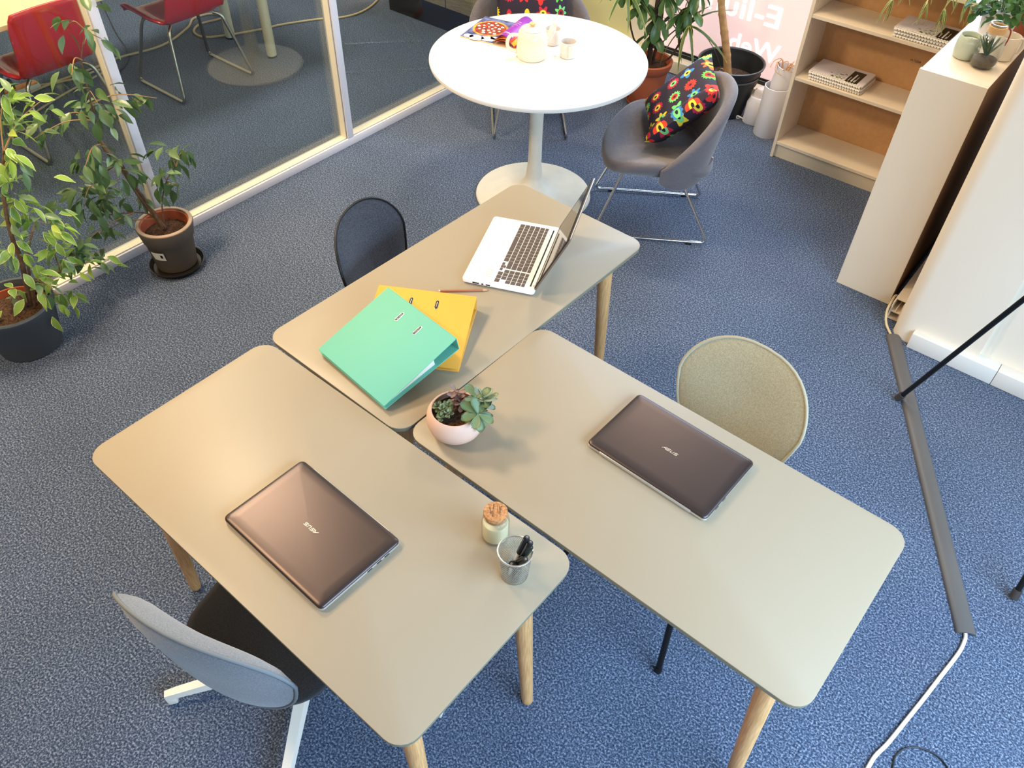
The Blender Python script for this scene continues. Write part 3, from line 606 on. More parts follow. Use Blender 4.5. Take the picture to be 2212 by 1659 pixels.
# ================================================================== leaves
def leaf_mesh(name, L, W, kind, m, fold=0.25, droop=0.25, nu=6, thick=0.0):
    """a leaf along +x from its stalk at the origin, upper side +z; colour attribute 'edge' is 1 on the margin"""
    prof = {'ficus': [0.05, 0.62, 0.95, 1.0, 0.80, 0.42, 0.0], 'obov': [0.12, 0.34, 0.58, 0.82, 1.0, 0.86, 0.28], 'strap': [0.55, 0.9, 1.0, 0.95, 0.8, 0.5, 0.02], 'round': [0.2, 0.75, 1.0, 1.0, 0.9, 0.65, 0.15]}[kind]
    vs = []; fs = []; ed = []
    for i, p in enumerate(prof):
        u = i/(len(prof)-1); x = L*u; z = -droop*L*u*u
        for s_, e_ in ((-1, 1.0), (-0.55, 0.35), (0, 0.0), (0.55, 0.35), (1, 1.0)):
            wob = 1 + 0.05*math.sin(7*u+s_)
            vs.append((x, s_*p*W/2*wob, z + fold*abs(s_)*p*W/2)); ed.append(e_ if 0 < i < len(prof)-1 else 1.0)
    for i in range(len(prof)-1):
        for j in range(4):
            a = i*5+j; fs.append((a, a+5, a+6, a+1))
    me = bpy.data.meshes.new(name)
    if thick:
        n = len(vs); vs = vs + [(x, y, z-thick*(1 if abs(e) < 0.9 else 0.25)) for (x, y, z), e in zip(vs, ed)]; ed = ed+ed
        fs = fs + [tuple(i+n for i in reversed(f)) for f in fs]
        rim = [i*5 for i in range(len(prof))] + [(len(prof)-1)*5+j for j in range(1, 5)] + [i*5+4 for i in range(len(prof)-2, -1, -1)] + [3, 2, 1]
        for a, b2 in zip(rim, rim[1:]+rim[:1]): fs.append((a, b2, b2+n, a+n))
    me.from_pydata(vs, [], fs); me.update()
    at_ = me.attributes.new('edge', 'FLOAT', 'POINT')
    for i, e_ in enumerate(ed): at_.data[i].value = e_
    for p in me.polygons: p.use_smooth = True
    me.materials.append(m)
    return me
def leaf_mat(name, c, c2=None, rough=0.35, edge=None, thr=0.45, transl=0.25):
    m = bpy.data.materials.new(name); m.use_nodes = True; nt = m.node_tree; b = nt.nodes['Principled BSDF']
    b.inputs['Roughness'].default_value = rough; b.inputs['Specular IOR Level'].default_value = 0.5
    oi = nt.nodes.new('ShaderNodeObjectInfo'); mx = nt.nodes.new('ShaderNodeMix'); mx.data_type = 'RGBA'
    mx.inputs[6].default_value = lin(c); mx.inputs[7].default_value = lin(c2 or c); nt.links.new(oi.outputs['Random'], mx.inputs[0])
    colr = mx.outputs[2]
    if edge:
        tc = nt.nodes.new('ShaderNodeTexCoord'); ns = nt.nodes.new('ShaderNodeTexNoise'); ns.inputs['Scale'].default_value = 55; nt.links.new(tc.outputs['Object'], ns.inputs['Vector'])
        aa = nt.nodes.new('ShaderNodeAttribute'); aa.attribute_name = 'edge'
        ad = nt.nodes.new('ShaderNodeMath'); ad.operation = 'MULTIPLY_ADD'; ad.inputs[1].default_value = 0.7; ad.inputs[2].default_value = -0.35; nt.links.new(ns.outputs['Fac'], ad.inputs[0])
        su = nt.nodes.new('ShaderNodeMath'); su.operation = 'ADD'; nt.links.new(aa.outputs['Fac'], su.inputs[0]); nt.links.new(ad.outputs[0], su.inputs[1])
        cr = nt.nodes.new('ShaderNodeValToRGB'); cr.color_ramp.elements[0].position = thr; cr.color_ramp.elements[1].position = thr+0.12
        cr.color_ramp.elements[0].color = (0,0,0,1); cr.color_ramp.elements[1].color = (1,1,1,1); nt.links.new(su.outputs[0], cr.inputs['Fac'])
        m2 = nt.nodes.new('ShaderNodeMix'); m2.data_type = 'RGBA'; m2.inputs[7].default_value = lin(edge); nt.links.new(colr, m2.inputs[6]); nt.links.new(cr.outputs['Color'], m2.inputs[0]); colr = m2.outputs[2]
    nt.links.new(colr, b.inputs['Base Color'])
    if transl:
        tl = nt.nodes.new('ShaderNodeBsdfTranslucent'); nt.links.new(colr, tl.inputs['Color']); ms = nt.nodes.new('ShaderNodeMixShader'); ms.inputs[0].default_value = transl
        nt.links.new(b.outputs[0], ms.inputs[1]); nt.links.new(tl.outputs[0], ms.inputs[2]); nt.links.new(ms.outputs[0], nt.nodes['Material Output'].inputs['Surface'])
    return m
def put_leaf(me, parent, pos, d, roll=0.0, scale=1.0, name='leaf'):
    d = Vector(d).normalized(); up = Vector((0, 0, 1)); y = up.cross(d)
    y = y.normalized() if y.length > 1e-3 else Vector((0, 1, 0)); z = d.cross(y)
    M = Matrix((d, y, z)).transposed().to_4x4() @ Matrix.Rotation(roll, 4, 'X')
    o = bpy.data.objects.new(name, me); COL.objects.link(o); o.parent = parent
    o.matrix_local = Matrix.Translation(Vector(pos)) @ M @ Matrix.Scale(scale, 4)
    return o
BARK = mat('bark', (122, 92, 66), 0.85, vary=(60, (88, 64, 46), 0.2), bump=(120, 0.5, 0.003)); TWIG = mat('twig', (150, 116, 76), 0.8)

# succulents in the pale pink bowl
t = thing('succulent_bowl', 'pale pink round bowl planted with three succulents', 'potted plant', (-0.152, 1.478, 0.74))
G().lathe([(0.046, 0.0), (0.052, 0.002), (0.072, 0.022), (0.080, 0.050), (0.077, 0.074), (0.069, 0.088), (0.066, 0.0905), (0.063, 0.089), (0.066, 0.080), (0.070, 0.066), (0.060, 0.060), (0.0, 0.060)], 56, cap1=False).build('bowl', mat('bowl_pink', (222, 188, 170), 0.5), t)
G().lathe([(0.069, 0.064), (0.060, 0.069), (0.03, 0.072), (0.0, 0.070)], 40, cap1=False).build('soil', SOIL, t)
JADE = leaf_mat('jade_leaf', (124, 146, 104), (100, 126, 86), 0.45, transl=0.1); JADEP = leaf_mat('jade_leaf_pale', (170, 184, 164), (150, 168, 132), 0.45, transl=0.1)
FUZZ = leaf_mat('fuzzy_leaf', (148, 160, 122), (128, 144, 104), 0.8, transl=0.05); PURP = leaf_mat('purple_leaf', (128, 100, 96), (150, 124, 116), 0.5, transl=0.05)
lj = leaf_mesh('leaf', 0.050, 0.029, 'obov', JADE, 0.15, 0.12, thick=0.004); ljp = leaf_mesh('leaf', 0.042, 0.023, 'obov', JADEP, 0.15, -0.1, thick=0.003)
lf = leaf_mesh('leaf', 0.017, 0.011, 'obov', FUZZ, 0.2, -0.2, thick=0.004); lp = leaf_mesh('leaf', 0.026, 0.014, 'obov', PURP, 0.2, -0.05, thick=0.003)
def rosette(me, c, axis, n, elev0, elev1, tilt0=0.0, sc=(0.8, 1.1)):
    q = Vector(axis).to_track_quat('Z', 'Y')
    for k in range(n):
        a = k*2.399 + tilt0; f = k/max(1, n-1); e = elev0 + (elev1-elev0)*f
        d = q @ Vector((math.cos(a)*math.cos(e), math.sin(a)*math.cos(e), math.sin(e)))
        put_leaf(me, t, Vector(c) + (q @ Vector((0, 0, 0.010*f))), d, random.uniform(-.2, .2), random.uniform(*sc))
for p in ([(0.030, 0.002, 0.066), (0.050, 0.004, 0.082), (0.075, 0.012, 0.105)], [(0.035, -0.012, 0.066), (0.050, -0.022, 0.090), (0.066, -0.030, 0.100)], [(0.03, 0.0, 0.066), (0.045, 0.0, 0.09), (0.060, 0.010, 0.112)]):
    G().tube(smooth_path(p, 4), 0.0042, 8).build('stem', mat('succulent_stem', (150, 160, 108), 0.6), t)
rosette(lj, (0.062, -0.026, 0.096), (0.3, -0.55, 0.8), 13, -0.6, 0.45, 0.3, (0.9, 1.15))
rosette(ljp, (0.076, 0.014, 0.108), (0.4, 0.3, 0.9), 10, -0.2, 0.7, 1.0, (0.85, 1.1))
rosette(lj, (0.058, 0.010, 0.112), (-0.1, 0.3, 1), 5, 0.1, 0.8, 2.0, (0.8, 1.0))
for c in ((-0.030, -0.008, 0.088), (-0.046, 0.006, 0.084), (-0.016, -0.018, 0.086), (-0.036, -0.026, 0.080), (-0.018, 0.008, 0.090)):
    G().tube([(c[0], c[1], 0.066), (c[0], c[1], c[2])], 0.0035, 6).build('stem', mat('succulent_stem', (150, 160, 108), 0.6), t)
    rosette(lf, c, (random.uniform(-.3, .3), random.uniform(-.4, .1), 1), 11, -0.3, 1.0, random.random()*6)
for c in ((-0.002, 0.036, 0.092), (0.004, 0.030, 0.118), (0.014, 0.018, 0.088)):
    G().tube([(c[0], c[1]-0.004, 0.066), (c[0], c[1], c[2])], 0.0026, 6).build('stem', mat('stem_red', (150, 92, 78), 0.6), t)
    rosette(lp, c, (0, -0.1, 1), 8 if c[2] < 0.11 else 4, -0.1, 0.7, random.random()*6)
# ================================================================== things on the round table (top at 0.755)
CERAM = mat('ceramic_white', (226, 214, 196), 0.22, coat=0.3); CERAMG = mat('ceramic_grey', (214, 206, 200), 0.3, coat=0.2)
t = thing('teapot', 'white ceramic teapot with lid standing on the round table', 'teapot', (0.046, 3.845, 0.755), R(0))
G().lathe([(0.062, 0.0), (0.068, 0.003), (0.073, 0.02), (0.0735, 0.06), (0.070, 0.105), (0.062, 0.128), (0.055, 0.134), (0.050, 0.134)], 48).build('body', CERAM, t)
ld = G().lathe([(0.054, 0.133), (0.056, 0.136), (0.048, 0.142), (0.020, 0.146), (0.0, 0.147)], 40, cap1=False).build('lid', CERAM, t)
G().lathe([(0.009, 0.144), (0.009, 0.150), (0.015, 0.156), (0.016, 0.161), (0.011, 0.165)], 24).build('knob', mat('knob_tan', (222, 184, 134), 0.5), ld)
G().tube(smooth_path([(-0.066, -0.012, 0.108), (-0.098, -0.018, 0.110), (-0.116, -0.022, 0.085), (-0.110, -0.020, 0.050), (-0.070, -0.012, 0.028)], 6), 0.0085, 10).build('handle', CERAM, t)
G().tube(smooth_path([(0.060, 0.030, 0.075), (0.085, 0.040, 0.095), (0.100, 0.047, 0.128), (0.108, 0.05, 0.142)], 5), [0.022]*5+[0.017]*5+[0.012]*6, 12).build('spout', CERAM, t)
def mug(label, loc, rz):
    t = thing('mug', label, 'mug', (*loc, 0.755), rz, None)
    G().lathe([(0.033, 0.0), (0.037, 0.003), (0.038, 0.012), (0.0395, 0.072), (0.0395, 0.0745), (0.0365, 0.0745), (0.0355, 0.012), (0.030, 0.006), (0.0, 0.006)], 40, cap1=False).build('body', CERAMG, t)
    G().tube(smooth_path([(0.0385, 0, 0.060), (0.056, 0, 0.060), (0.062, 0, 0.040), (0.056, 0, 0.020), (0.038, 0, 0.018)], 5), 0.0048, 8).build('handle', CERAM, t)
mug('grey-white mug with its handle towards the camera, out in the open on the round table', (0.220, 3.862), R(-85))
mug('pale mug tucked behind the teapot', (0.148, 4.005), R(60))

# open magazine
t = thing('magazine', 'open magazine showing a pizza and a curling purple page', 'magazine', (-0.142, 3.972, 0.7552), R(-24.5))
# local: spine along y from (0,0); pages spread to -x (flat) and +x (curling)
Lm = 0.275; Wm = 0.185; Wr = 0.124
g = G(); g.box(-Wm, 0.0, 0, Lm, 0.0004, 0.006); g.build('page_block', mat('page_edges', (214, 186, 142), 0.8), t)
pg = G().box(-Wm, 0.0, 0, Lm, 0.006, 0.0066).build('printed_page', mat('page_blue', (44, 48, 96), 0.4, vary=(26, (104, 114, 166), 0.1)), t)
def disc(g_, cx, cy, r, z, n=40, sx=1.0, wob=0.0):
    g_.loft([[(cx + r*sx*math.cos(a)*(1+wob*math.sin(5*a)), cy + r*math.sin(a)*(1+wob*math.cos(3*a)), zz_) for a in [2*math.pi*k/n for k in range(n)]] for zz_ in (z, z+0.0002)])
g = G(); disc(g, -0.092, 0.150, 0.092, 0.0066, 44, 0.98, 0.02); g.build('pizza_crust', mat('print_crust', (242, 176, 64), 0.45, vary=(60, (196, 96, 32), 0.15)), pg)
g = G(); disc(g, -0.092, 0.150, 0.080, 0.00685, 44, 0.98, 0.03); g.build('pizza_topping', mat('print_topping', (92, 36, 26), 0.45, vary=(80, (172, 62, 30), 0.14)), pg)
g = G(); rr = random.Random(4)
for k in range(20):
    a = k*2.399; q = 0.070*math.sqrt((k+0.5)/20); disc(g, -0.092 + q*math.cos(a), 0.150 + q*math.sin(a), rr.uniform(0.006, 0.010), 0.0071, 9, 1.0, 0.2)
g.build('pizza_cheese', mat('print_cheese', (246, 238, 232), 0.45), pg)
g = G()
for cx, cy, r in ((-0.150, 0.022, 0.020), (-0.105, 0.020, 0.030), (-0.045, 0.034, 0.030), (-0.02, 0.055, 0.018)): disc(g, cx, cy, r, 0.0068, 20, 1.3, 0.1)
g.build('printed_dishes', mat('print_white', (190, 190, 204), 0.45), pg)
g = G(); g.box(0.0, Wr, 0, Lm, 0.0004, 0.003); g.build('back_pages', mat('page_edges2', (206, 178, 140), 0.8), t)
def curl(h0, wd):
    return lambda u, v: (wd*(u**0.9)*0.97 + 0.001, Lm*v, 0.006 + h0*math.sin(math.pi*min(1, u*0.93+0.07))**0.8*(1-0.1*v))
for h0, wd, c_, nm in ((0.050, 0.106, (136, 44, 162), 'purple_page'), (0.034, 0.119, (236, 172, 60), 'yellow_page'), (0.042, 0.113, (190, 70, 50), 'red_page'), (0.022, 0.122, (150, 60, 50), 'dark_page')):
    o = G().grid(curl(h0, wd), 14, 3).build(nm, mat(nm, c_, 0.4), t, 60, solid=0.0006)
    if nm == 'purple_page':
        g = G(); f = curl(h0, wd)
        for v0, u0, u1, th_ in ((0.14, 0.30, 0.80, 0.008), (0.45, 0.30, 0.42, 0.003), (0.53, 0.32, 0.55, 0.003), (0.60, 0.32, 0.60, 0.003), (0.67, 0.32, 0.58, 0.003)):
            g.grid(lambda u, v: tuple(Vector(f(u0+(u1-u0)*u, v0 + v*th_/Lm)) + Vector((0, 0, 0.0009))), 8, 1)
        pl_ = g.build('printed_lines', mat('print_pale', (236, 200, 240), 0.5), o); pl_['kind'] = 'stuff'

# ================================================================== patterned cushions
def flower_mat():
    m = bpy.data.materials.new('flower_print'); m.use_nodes = True; nt = m.node_tree; N = nt.nodes.new; Lk = nt.links.new; b = nt.nodes['Principled BSDF']; b.inputs['Roughness'].default_value = 0.85
    a = N('ShaderNodeAttribute'); a.attribute_name = 'print'
    vo = N('ShaderNodeTexVoronoi'); vo.voronoi_dimensions = '2D'; vo.inputs['Scale'].default_value = 4.3; vo.inputs['Randomness'].default_value = 0.30; Lk(a.outputs['Vector'], vo.inputs['Vector'])
    sc = N('ShaderNodeVectorMath'); sc.operation = 'SCALE'; sc.inputs['Scale'].default_value = 1.0; Lk(a.outputs['Vector'], sc.inputs[0])
    df = N('ShaderNodeVectorMath'); df.operation = 'SUBTRACT'; Lk(sc.outputs[0], df.inputs[0]); Lk(vo.outputs['Position'], df.inputs[1])
    sx = N('ShaderNodeSeparateXYZ'); Lk(df.outputs[0], sx.inputs[0])
    def mth(op, x, y=None, z=None):
        n = N('ShaderNodeMath'); n.operation = op
        for i, v in enumerate((x, y, z)):
            if v is None: continue
            if isinstance(v, (int, float)): n.inputs[i].default_value = v
            else: Lk(v, n.inputs[i])
        return n.outputs[0]
    ang = mth('ARCTAN2', sx.outputs[1], sx.outputs[0])
    rad = mth('MULTIPLY', mth('SQRT', mth('ADD', mth('MULTIPLY', sx.outputs[0], sx.outputs[0]), mth('MULTIPLY', sx.outputs[1], sx.outputs[1]))), 4.3)
    sp = N('ShaderNodeSeparateColor'); Lk(vo.outputs['Color'], sp.inputs[0])
    npet = mth('ADD', mth('FLOOR', mth('MULTIPLY', sp.outputs[1], 3.99)), 4.0)
    big = mth('GREATER_THAN', sp.outputs[2], 0.55)
    amp = mth('MULTIPLY_ADD', big, -0.055, 0.10)
    cs = mth('COSINE', mth('MULTIPLY', ang, mth('MULTIPLY_ADD', big, 8.0, npet)))
    edge = mth('ADD', mth('MULTIPLY', cs, amp), 0.33)
    m1 = mth('LESS_THAN', rad, edge); m2 = mth('LESS_THAN', rad, 0.20); m3 = mth('LESS_THAN', rad, 0.085)
    def ramp(fac, cols):
        cr = N('ShaderNodeValToRGB'); cr.color_ramp.interpolation = 'CONSTANT'; e = cr.color_ramp.elements
        e[0].position = 0.0; e[0].color = lin(cols[0]); e[1].position = 1/len(cols); e[1].color = lin(cols[1])
        for i in range(2, len(cols)): x = e.new(i/len(cols)); x.color = lin(cols[i])
        Lk(fac, cr.inputs['Fac']); return cr.outputs['Color']
    pet = ramp(sp.outputs[0], [(226, 44, 40), (96, 196, 72), (240, 104, 40), (60, 130, 196), (196, 30, 66), (238, 208, 44), (224, 60, 44), (110, 208, 120)])
    mid = ramp(sp.outputs[1], [(240, 216, 60), (226, 44, 40), (120, 210, 130), (240, 216, 60), (150, 20, 40)])
    def mix(f, A, B):
        n = N('ShaderNodeMix'); n.data_type = 'RGBA'; Lk(f, n.inputs[0])
        if isinstance(A, tuple): n.inputs[6].default_value = A
        else: Lk(A, n.inputs[6])
        if isinstance(B, tuple): n.inputs[7].default_value = B
        else: Lk(B, n.inputs[7])
        return n.outputs[2]
    c = mix(m1, lin((40, 30, 48)), pet); c = mix(m2, c, mid); c = mix(m3, c, lin((30, 22, 34)))
    Lk(c, b.inputs['Base Color']); return m
FLOWER = flower_mat()
def cushion(label, M, bendy=0.0, sz=0.40, off=(0, 0)):
    t = thing('cushion', label, 'cushion'); t.matrix_world = M
    n = 22
    def P(u, v, s_):
        x = (u-0.5)*sz; y = (v-0.5)*sz; a = 1-(2*u-1)**4; b2 = 1-(2*v-1)**4; th = 0.055*math.sqrt(max(0, a*b2))
        pin = 1-0.05*(1-abs(2*u-1)**2)*abs(2*v-1)**3; pin2 = 1-0.05*(1-abs(2*v-1)**2)*abs(2*u-1)**3
        x *= pin2; y *= pin; z = s_*th
        if bendy and u > 0.75:           # one side folds up along the chair's wrap-around back
            k = (u-0.75)*sz; ang_ = bendy*min(1, k/0.05); x0 = 0.25*sz
            x, z = x0 + k*math.cos(ang_) - z*math.sin(ang_), k*math.sin(ang_) + z*math.cos(ang_)
        return (x, y, z)
    for s_, nm in ((1, 'front_cover'), (-1, 'back_cover')):
        o = G().grid(lambda u, v: P(u, v, s_), n, n, flip=(s_ < 0)).build(nm, FLOWER, t, 80)
        at_ = o.data.attributes.new('print', 'FLOAT_VECTOR', 'POINT')
        for j in range(n+1):
            for i in range(n+1): at_.data[j*(n+1)+i].vector = (i/n + off[0] + (3 if s_ < 0 else 0), j/n + off[1], 0)
    return t
def frame(o, x, y):
    x = Vector(x).normalized(); y = Vector(y); y = (y - x*y.dot(x)).normalized(); z = x.cross(y)
    M = Matrix((x, y, z)).transposed().to_4x4(); M.translation = Vector(o); return M
cushion('dark cushion with bright printed flowers, creased into the side-on lounge chair', frame((0.775, 3.716, 0.615), (0.01, -0.99, -0.13), (0.7, 0.0, 0.7)), 0.6, 0.40)
cushion('dark flower-print cushion in the lounge chair behind the round table', frame((0.05, 4.80, 0.585), (1, 0.06, 0), (0, 0.35, 0.9)), 0.0, 0.42, (7.3, 2.1))

# ================================================================== bookcase, low cabinet and what stands on them
def rthing(name, label, cat, t0, s0, z=0.0, group=None, extra=0.0):
    return thing(name, label, cat, rm(t0, s0, z), ROOM + extra, group)
t = rthing('bookcase', 'low white open bookcase with brown hardboard back, facing the lounge chairs', 'bookcase', -1.498, 4.312)
BH = 1.06; BWid = 0.80; BD = 0.272
for x in (0.0, BWid-0.018): G().rbox(x, x+0.018, 0, BD, 0.0, BH, 0.0012, 1).build('side_panel', LAMIN, t)
G().rbox(0.018, BWid-0.018, 0.0, BD, BH-0.018, BH, 0.001, 1).build('top_panel', LAMIN, t)
G().rbox(0.018, BWid-0.018, 0.002, BD-0.006, 0.082, 0.100, 0.001, 1).build('bottom_shelf', LAMIN, t)
G().box(0.018, BWid-0.018, 0.018, 0.034, 0.0, 0.082).build('plinth', LAMIN, t)
for z in (0.467, 0.800): G().rbox(0.0185, BWid-0.0185, 0.004, BD-0.008, z, z+0.018, 0.001, 1).build('shelf', LAMIN, t)
bk = G().box(0.012, BWid-0.012, BD-0.005, BD-0.001, 0.03, BH-0.004).build('back_panel', HARDB, t)
g = G()
for k in range(22):
    for yy in (0.035, 0.225): g.lathe([(0.0022, 0.0), (0.0022, 0.0004)], 6, Matrix.Translation((0.0179, yy, 0.17+k*0.037)) @ Matrix.Rotation(R(90), 4, 'Y'))
o = g.build('peg_holes', mat('hole_dark', (120, 104, 82), 0.9), t); o['kind'] = 'stuff'
text_mesh('14 1220/8', 0.014, mat('stamp_ink', (40, 28, 20), 0.8), 'stamp', bk, (0.50, BD-0.0055, 0.632), (R(90), 0, 0), 0.0002)

t = rthing('cabinet', 'low white cabinet seen end-on with plants and candles standing on top', 'cabinet', -0.704, 3.440)
CWd, CL, CH = 0.262, 0.80, 1.066
for y in (0.0, CL-0.018): G().rbox(0.0, CWd, y, y+0.018, 0.0, CH, 0.0012, 1).build('side_panel', LAMIN, t)
G().rbox(0.004, CWd, 0.0183, CL-0.0183, CH-0.018, CH, 0.001, 1).build('top_panel', LAMIN, t)
for z in (0.082, 0.40, 0.74): G().box(0.004, CWd-0.006, 0.0183, CL-0.0183, z, z+0.018).build('shelf', LAMIN, t)
G().box(0.018, 0.034, 0.0183, CL-0.0183, 0.0, 0.082).build('plinth', LAMIN, t)
G().box(CWd-0.003, CWd+0.001, 0.004, CL-0.004, 0.03, CH-0.002).build('back_panel', HARDB_SHADE, t)

BOOKC = mat('book_cover', (226, 218, 222), 0.45); COMB = mat('comb_white', (244, 238, 226), 0.4); GREENP = mat('print_green', (150, 160, 104), 0.5); DARKP = mat('print_dark', (40, 40, 32), 0.4)
def book(label, t0, s0, z, group, jit, plain=False):
    b = rthing('comb_bound_book', label, 'book', t0, s0, z, group, R(jit))
    w_, d_, h_ = 0.297, 0.200, 0.0125
    G().box(0.0, w_, 0.006, d_, 0.0012, h_-0.0012).build('pages', PAPER, b)
    cv = G().rbox(-0.001, w_+0.001, 0.004, d_+0.001, h_-0.0012, h_, 0.0003, 1).build('cover', BOOKC, b)
    G().rbox(-0.001, w_+0.001, 0.004, d_+0.001, 0.0, 0.0012, 0.0003, 1).build('back_cover', BOOKC, b)
    G().lathe([(0.0062, 0.006), (0.0062, w_-0.006)], 10, Matrix.Translation((0, 0.001, h_/2)) @ Matrix.Rotation(R(90), 4, 'Y')).build('comb', COMB, b)
    g = G()
    for k in range(20):
        x = 0.010 + k*0.0144; g.box(x, x+0.0075, -0.0035, 0.012, h_-0.001, h_+0.0022)
    o = g.build('comb_teeth', COMB, b); o['kind'] = 'stuff'
    g = G()
    for k in range(20):
        x = 0.010 + k*0.0144 + 0.0085; g.box(x, x+0.0045, -0.0054, -0.0046, 0.0035, h_-0.0035)
    o = g.build('comb_slots', mat('slot_brown', (120, 96, 74), 0.8), b); o['kind'] = 'stuff'
    if not plain:
        G().box(0.195, 0.262, 0.012, 0.168, h_, h_+0.0003).build('title_block', DARKP, cv)
        g = G()
        for x, y0, y1 in ((0.207, 0.03, 0.085), (0.221, 0.03, 0.130), (0.236, 0.03, 0.060), (0.241, 0.03, 0.11)): g.box(x, x+(0.008 if x == 0.221 else 0.003), y0, y1, h_+0.0003, h_+0.0005)
        g.build('title_lines', PAPER, cv)
        g = G(); q = random.Random(3)
        for k in range(46):
            cx = q.uniform(0.10, 0.188); cy = 0.02 + q.random()**2*0.06 + 0.03*(cx-0.1)/0.09*q.random(); disc(g, cx, cy, q.uniform(0.0015, 0.005), h_, 7, 1.6, 0.25)
        for k in range(8): disc(g, 0.145 + q.uniform(-.03, .03), 0.105+q.uniform(-.02, .02), 0.002, h_, 6, 2.0, 0.2)
        o = g.build('plant_drawing', GREENP, cv); o['kind'] = 'stuff'
for k, (lb, jit, dt) in enumerate((('comb-bound book at the bottom of the three on the middle shelf', 0.3, 0.002), ('comb-bound book between two others on the middle shelf', -0.6, 0.0), ('comb-bound book on top of the middle-shelf pile, dark title block and leafy drawing', 0.5, -0.004))):
    book(lb, -1.420+dt, 4.336, 0.4852+k*0.0151, 'comb-bound books on the middle shelf', jit, k < 2)
for k, (lb, jit, dt) in enumerate((('comb-bound book at the bottom of the three on the upper shelf', 0.2, 0.0), ('comb-bound book in the middle of the upper-shelf pile', 0.6, 0.003), ('comb-bound book on top of the upper-shelf pile, behind hanging leaves', -0.4, -0.002))):
    book(lb, -1.068+dt, 4.326, 0.8182+k*0.0151, 'comb-bound books on the upper shelf', jit, k < 2)

CT = CH
t = thing('candle', 'pale green glass candle on the low cabinet', 'candle', (1.779, 3.262, CT))
CG = mat('candle_green', (198, 206, 186), 0.25, trans=0.15)
G().lathe([(0.036, 0.0), (0.044, 0.004), (0.048, 0.020), (0.047, 0.060), (0.043, 0.085), (0.041, 0.088), (0.038, 0.086), (0.040, 0.070)], 40, cap1=False).build('glass', CG, t)
G().lathe([(0.040, 0.066), (0.030, 0.068), (0.0, 0.066)], 36, cap0=True, cap1=False).build('wax', mat('wax_pale', (222, 228, 206), 0.5), t)
G().tube([(0, 0, 0.066), (0.002, 0, 0.076)], 0.001, 5).build('wick', BLACK, t)
t = thing('bottle_terrarium', 'clear glass bottle terrarium with a spiky aloe and rope-bound neck', 'terrarium', (1.818, 3.178, CT))
G().lathe([(0.038, 0.0), (0.046, 0.004), (0.050, 0.02), (0.050, 0.075), (0.046, 0.105), (0.034, 0.125), (0.029, 0.135), (0.029, 0.160), (0.032, 0.165), (0.032, 0.168), (0.027, 0.168), (0.026, 0.136), (0.043, 0.104), (0.047, 0.074), (0.047, 0.02), (0.036, 0.004)], 40).build('glass', JAR, t)
G().lathe([(0.036, 0.005), (0.0455, 0.02), (0.0455, 0.034), (0.03, 0.040), (0.0, 0.040)], 32, cap1=False).build('soil', mat('soil_dark', (34, 26, 24), 1.0, vary=(160, (62, 48, 40), 0.14), bump=(120, 1.0, 0.006)), t)
ALOE = leaf_mat('aloe_leaf', (52, 92, 58), (40, 76, 50), 0.5, transl=0.0); la = leaf_mesh('leaf', 0.085, 0.010, 'strap', ALOE, 0.3, 0.05, thick=0.003)
for k in range(13):
    a = k*2.4; e = 0.95 + 0.5*(k/13)
    put_leaf(la, t, (0.004*math.cos(a), 0.004*math.sin(a), 0.044), (math.cos(a)*math.cos(e), math.sin(a)*math.cos(e), math.sin(e)), 0, random.uniform(0.7, 1.1))
ROPE = mat('rope', (200, 164, 118), 0.9)
for k in range(5): G().tube([(0.0315*math.cos(2*math.pi*j/24), 0.0315*math.sin(2*math.pi*j/24), 0.137+k*0.0048) for j in range(24)], 0.0028, 6, True).build('rope_turn', ROPE, t)
G().tube(smooth_path([(0.030, -0.012, 0.157), (0.046, -0.012, 0.145), (0.054, -0.006, 0.115), (0.053, -0.002, 0.085)], 5), 0.0028, 6).build('ribbon', mat('ribbon_red', (150, 62, 48), 0.8), t)
t = thing('mug', 'plain white mug behind the bottle terrarium on the cabinet', 'mug', (1.925, 3.262, CT))
G().lathe([(0.036, 0.0), (0.042, 0.004), (0.045, 0.03), (0.045, 0.092), (0.042, 0.092), (0.041, 0.03), (0.0, 0.01)], 36, cap1=False).build('body', CERAM, t)
G().tube(smooth_path([(0.044, 0, 0.075), (0.062, 0, 0.075), (0.066, 0, 0.048), (0.060, 0, 0.025), (0.044, 0, 0.022)], 4), 0.005, 8).build('handle', CERAM, t)
PLW = mat('planter_white', (226, 222, 224), 0.45)
t = thing('potted_plant', 'bushy small-leaved green plant in a tall white pot on the cabinet', 'potted plant', (1.960, 3.445, CT))
G().lathe([(0.052, 0.0), (0.058, 0.004), (0.074, 0.125), (0.074, 0.130), (0.069, 0.130), (0.066, 0.115), (0.0, 0.115)], 40, cap1=False).build('pot', PLW, t)
BUSH = leaf_mat('bush_leaf', (46, 88, 44), (86, 132, 66), 0.55); lb_ = leaf_mesh('leaf', 0.036, 0.028, 'round', BUSH, 0.2, 0.3)
q = random.Random(11)
for k in range(30):
    a = q.uniform(0, 6.28); e = q.uniform(0.2, 1.4); p = Vector((math.cos(a)*math.cos(e), math.sin(a)*math.cos(e), math.sin(e)*0.9))*q.uniform(0.07, 0.125)
    G().tube(smooth_path([(p.x*0.2, p.y*0.2, 0.116), (p.x*0.8, p.y*0.8, 0.125+p.z*0.8), (p.x*1.05, p.y*1.05, 0.12+p.z)], 3), 0.0014, 5).build('stem', mat('stem_green', (92, 130, 70), 0.6), t)
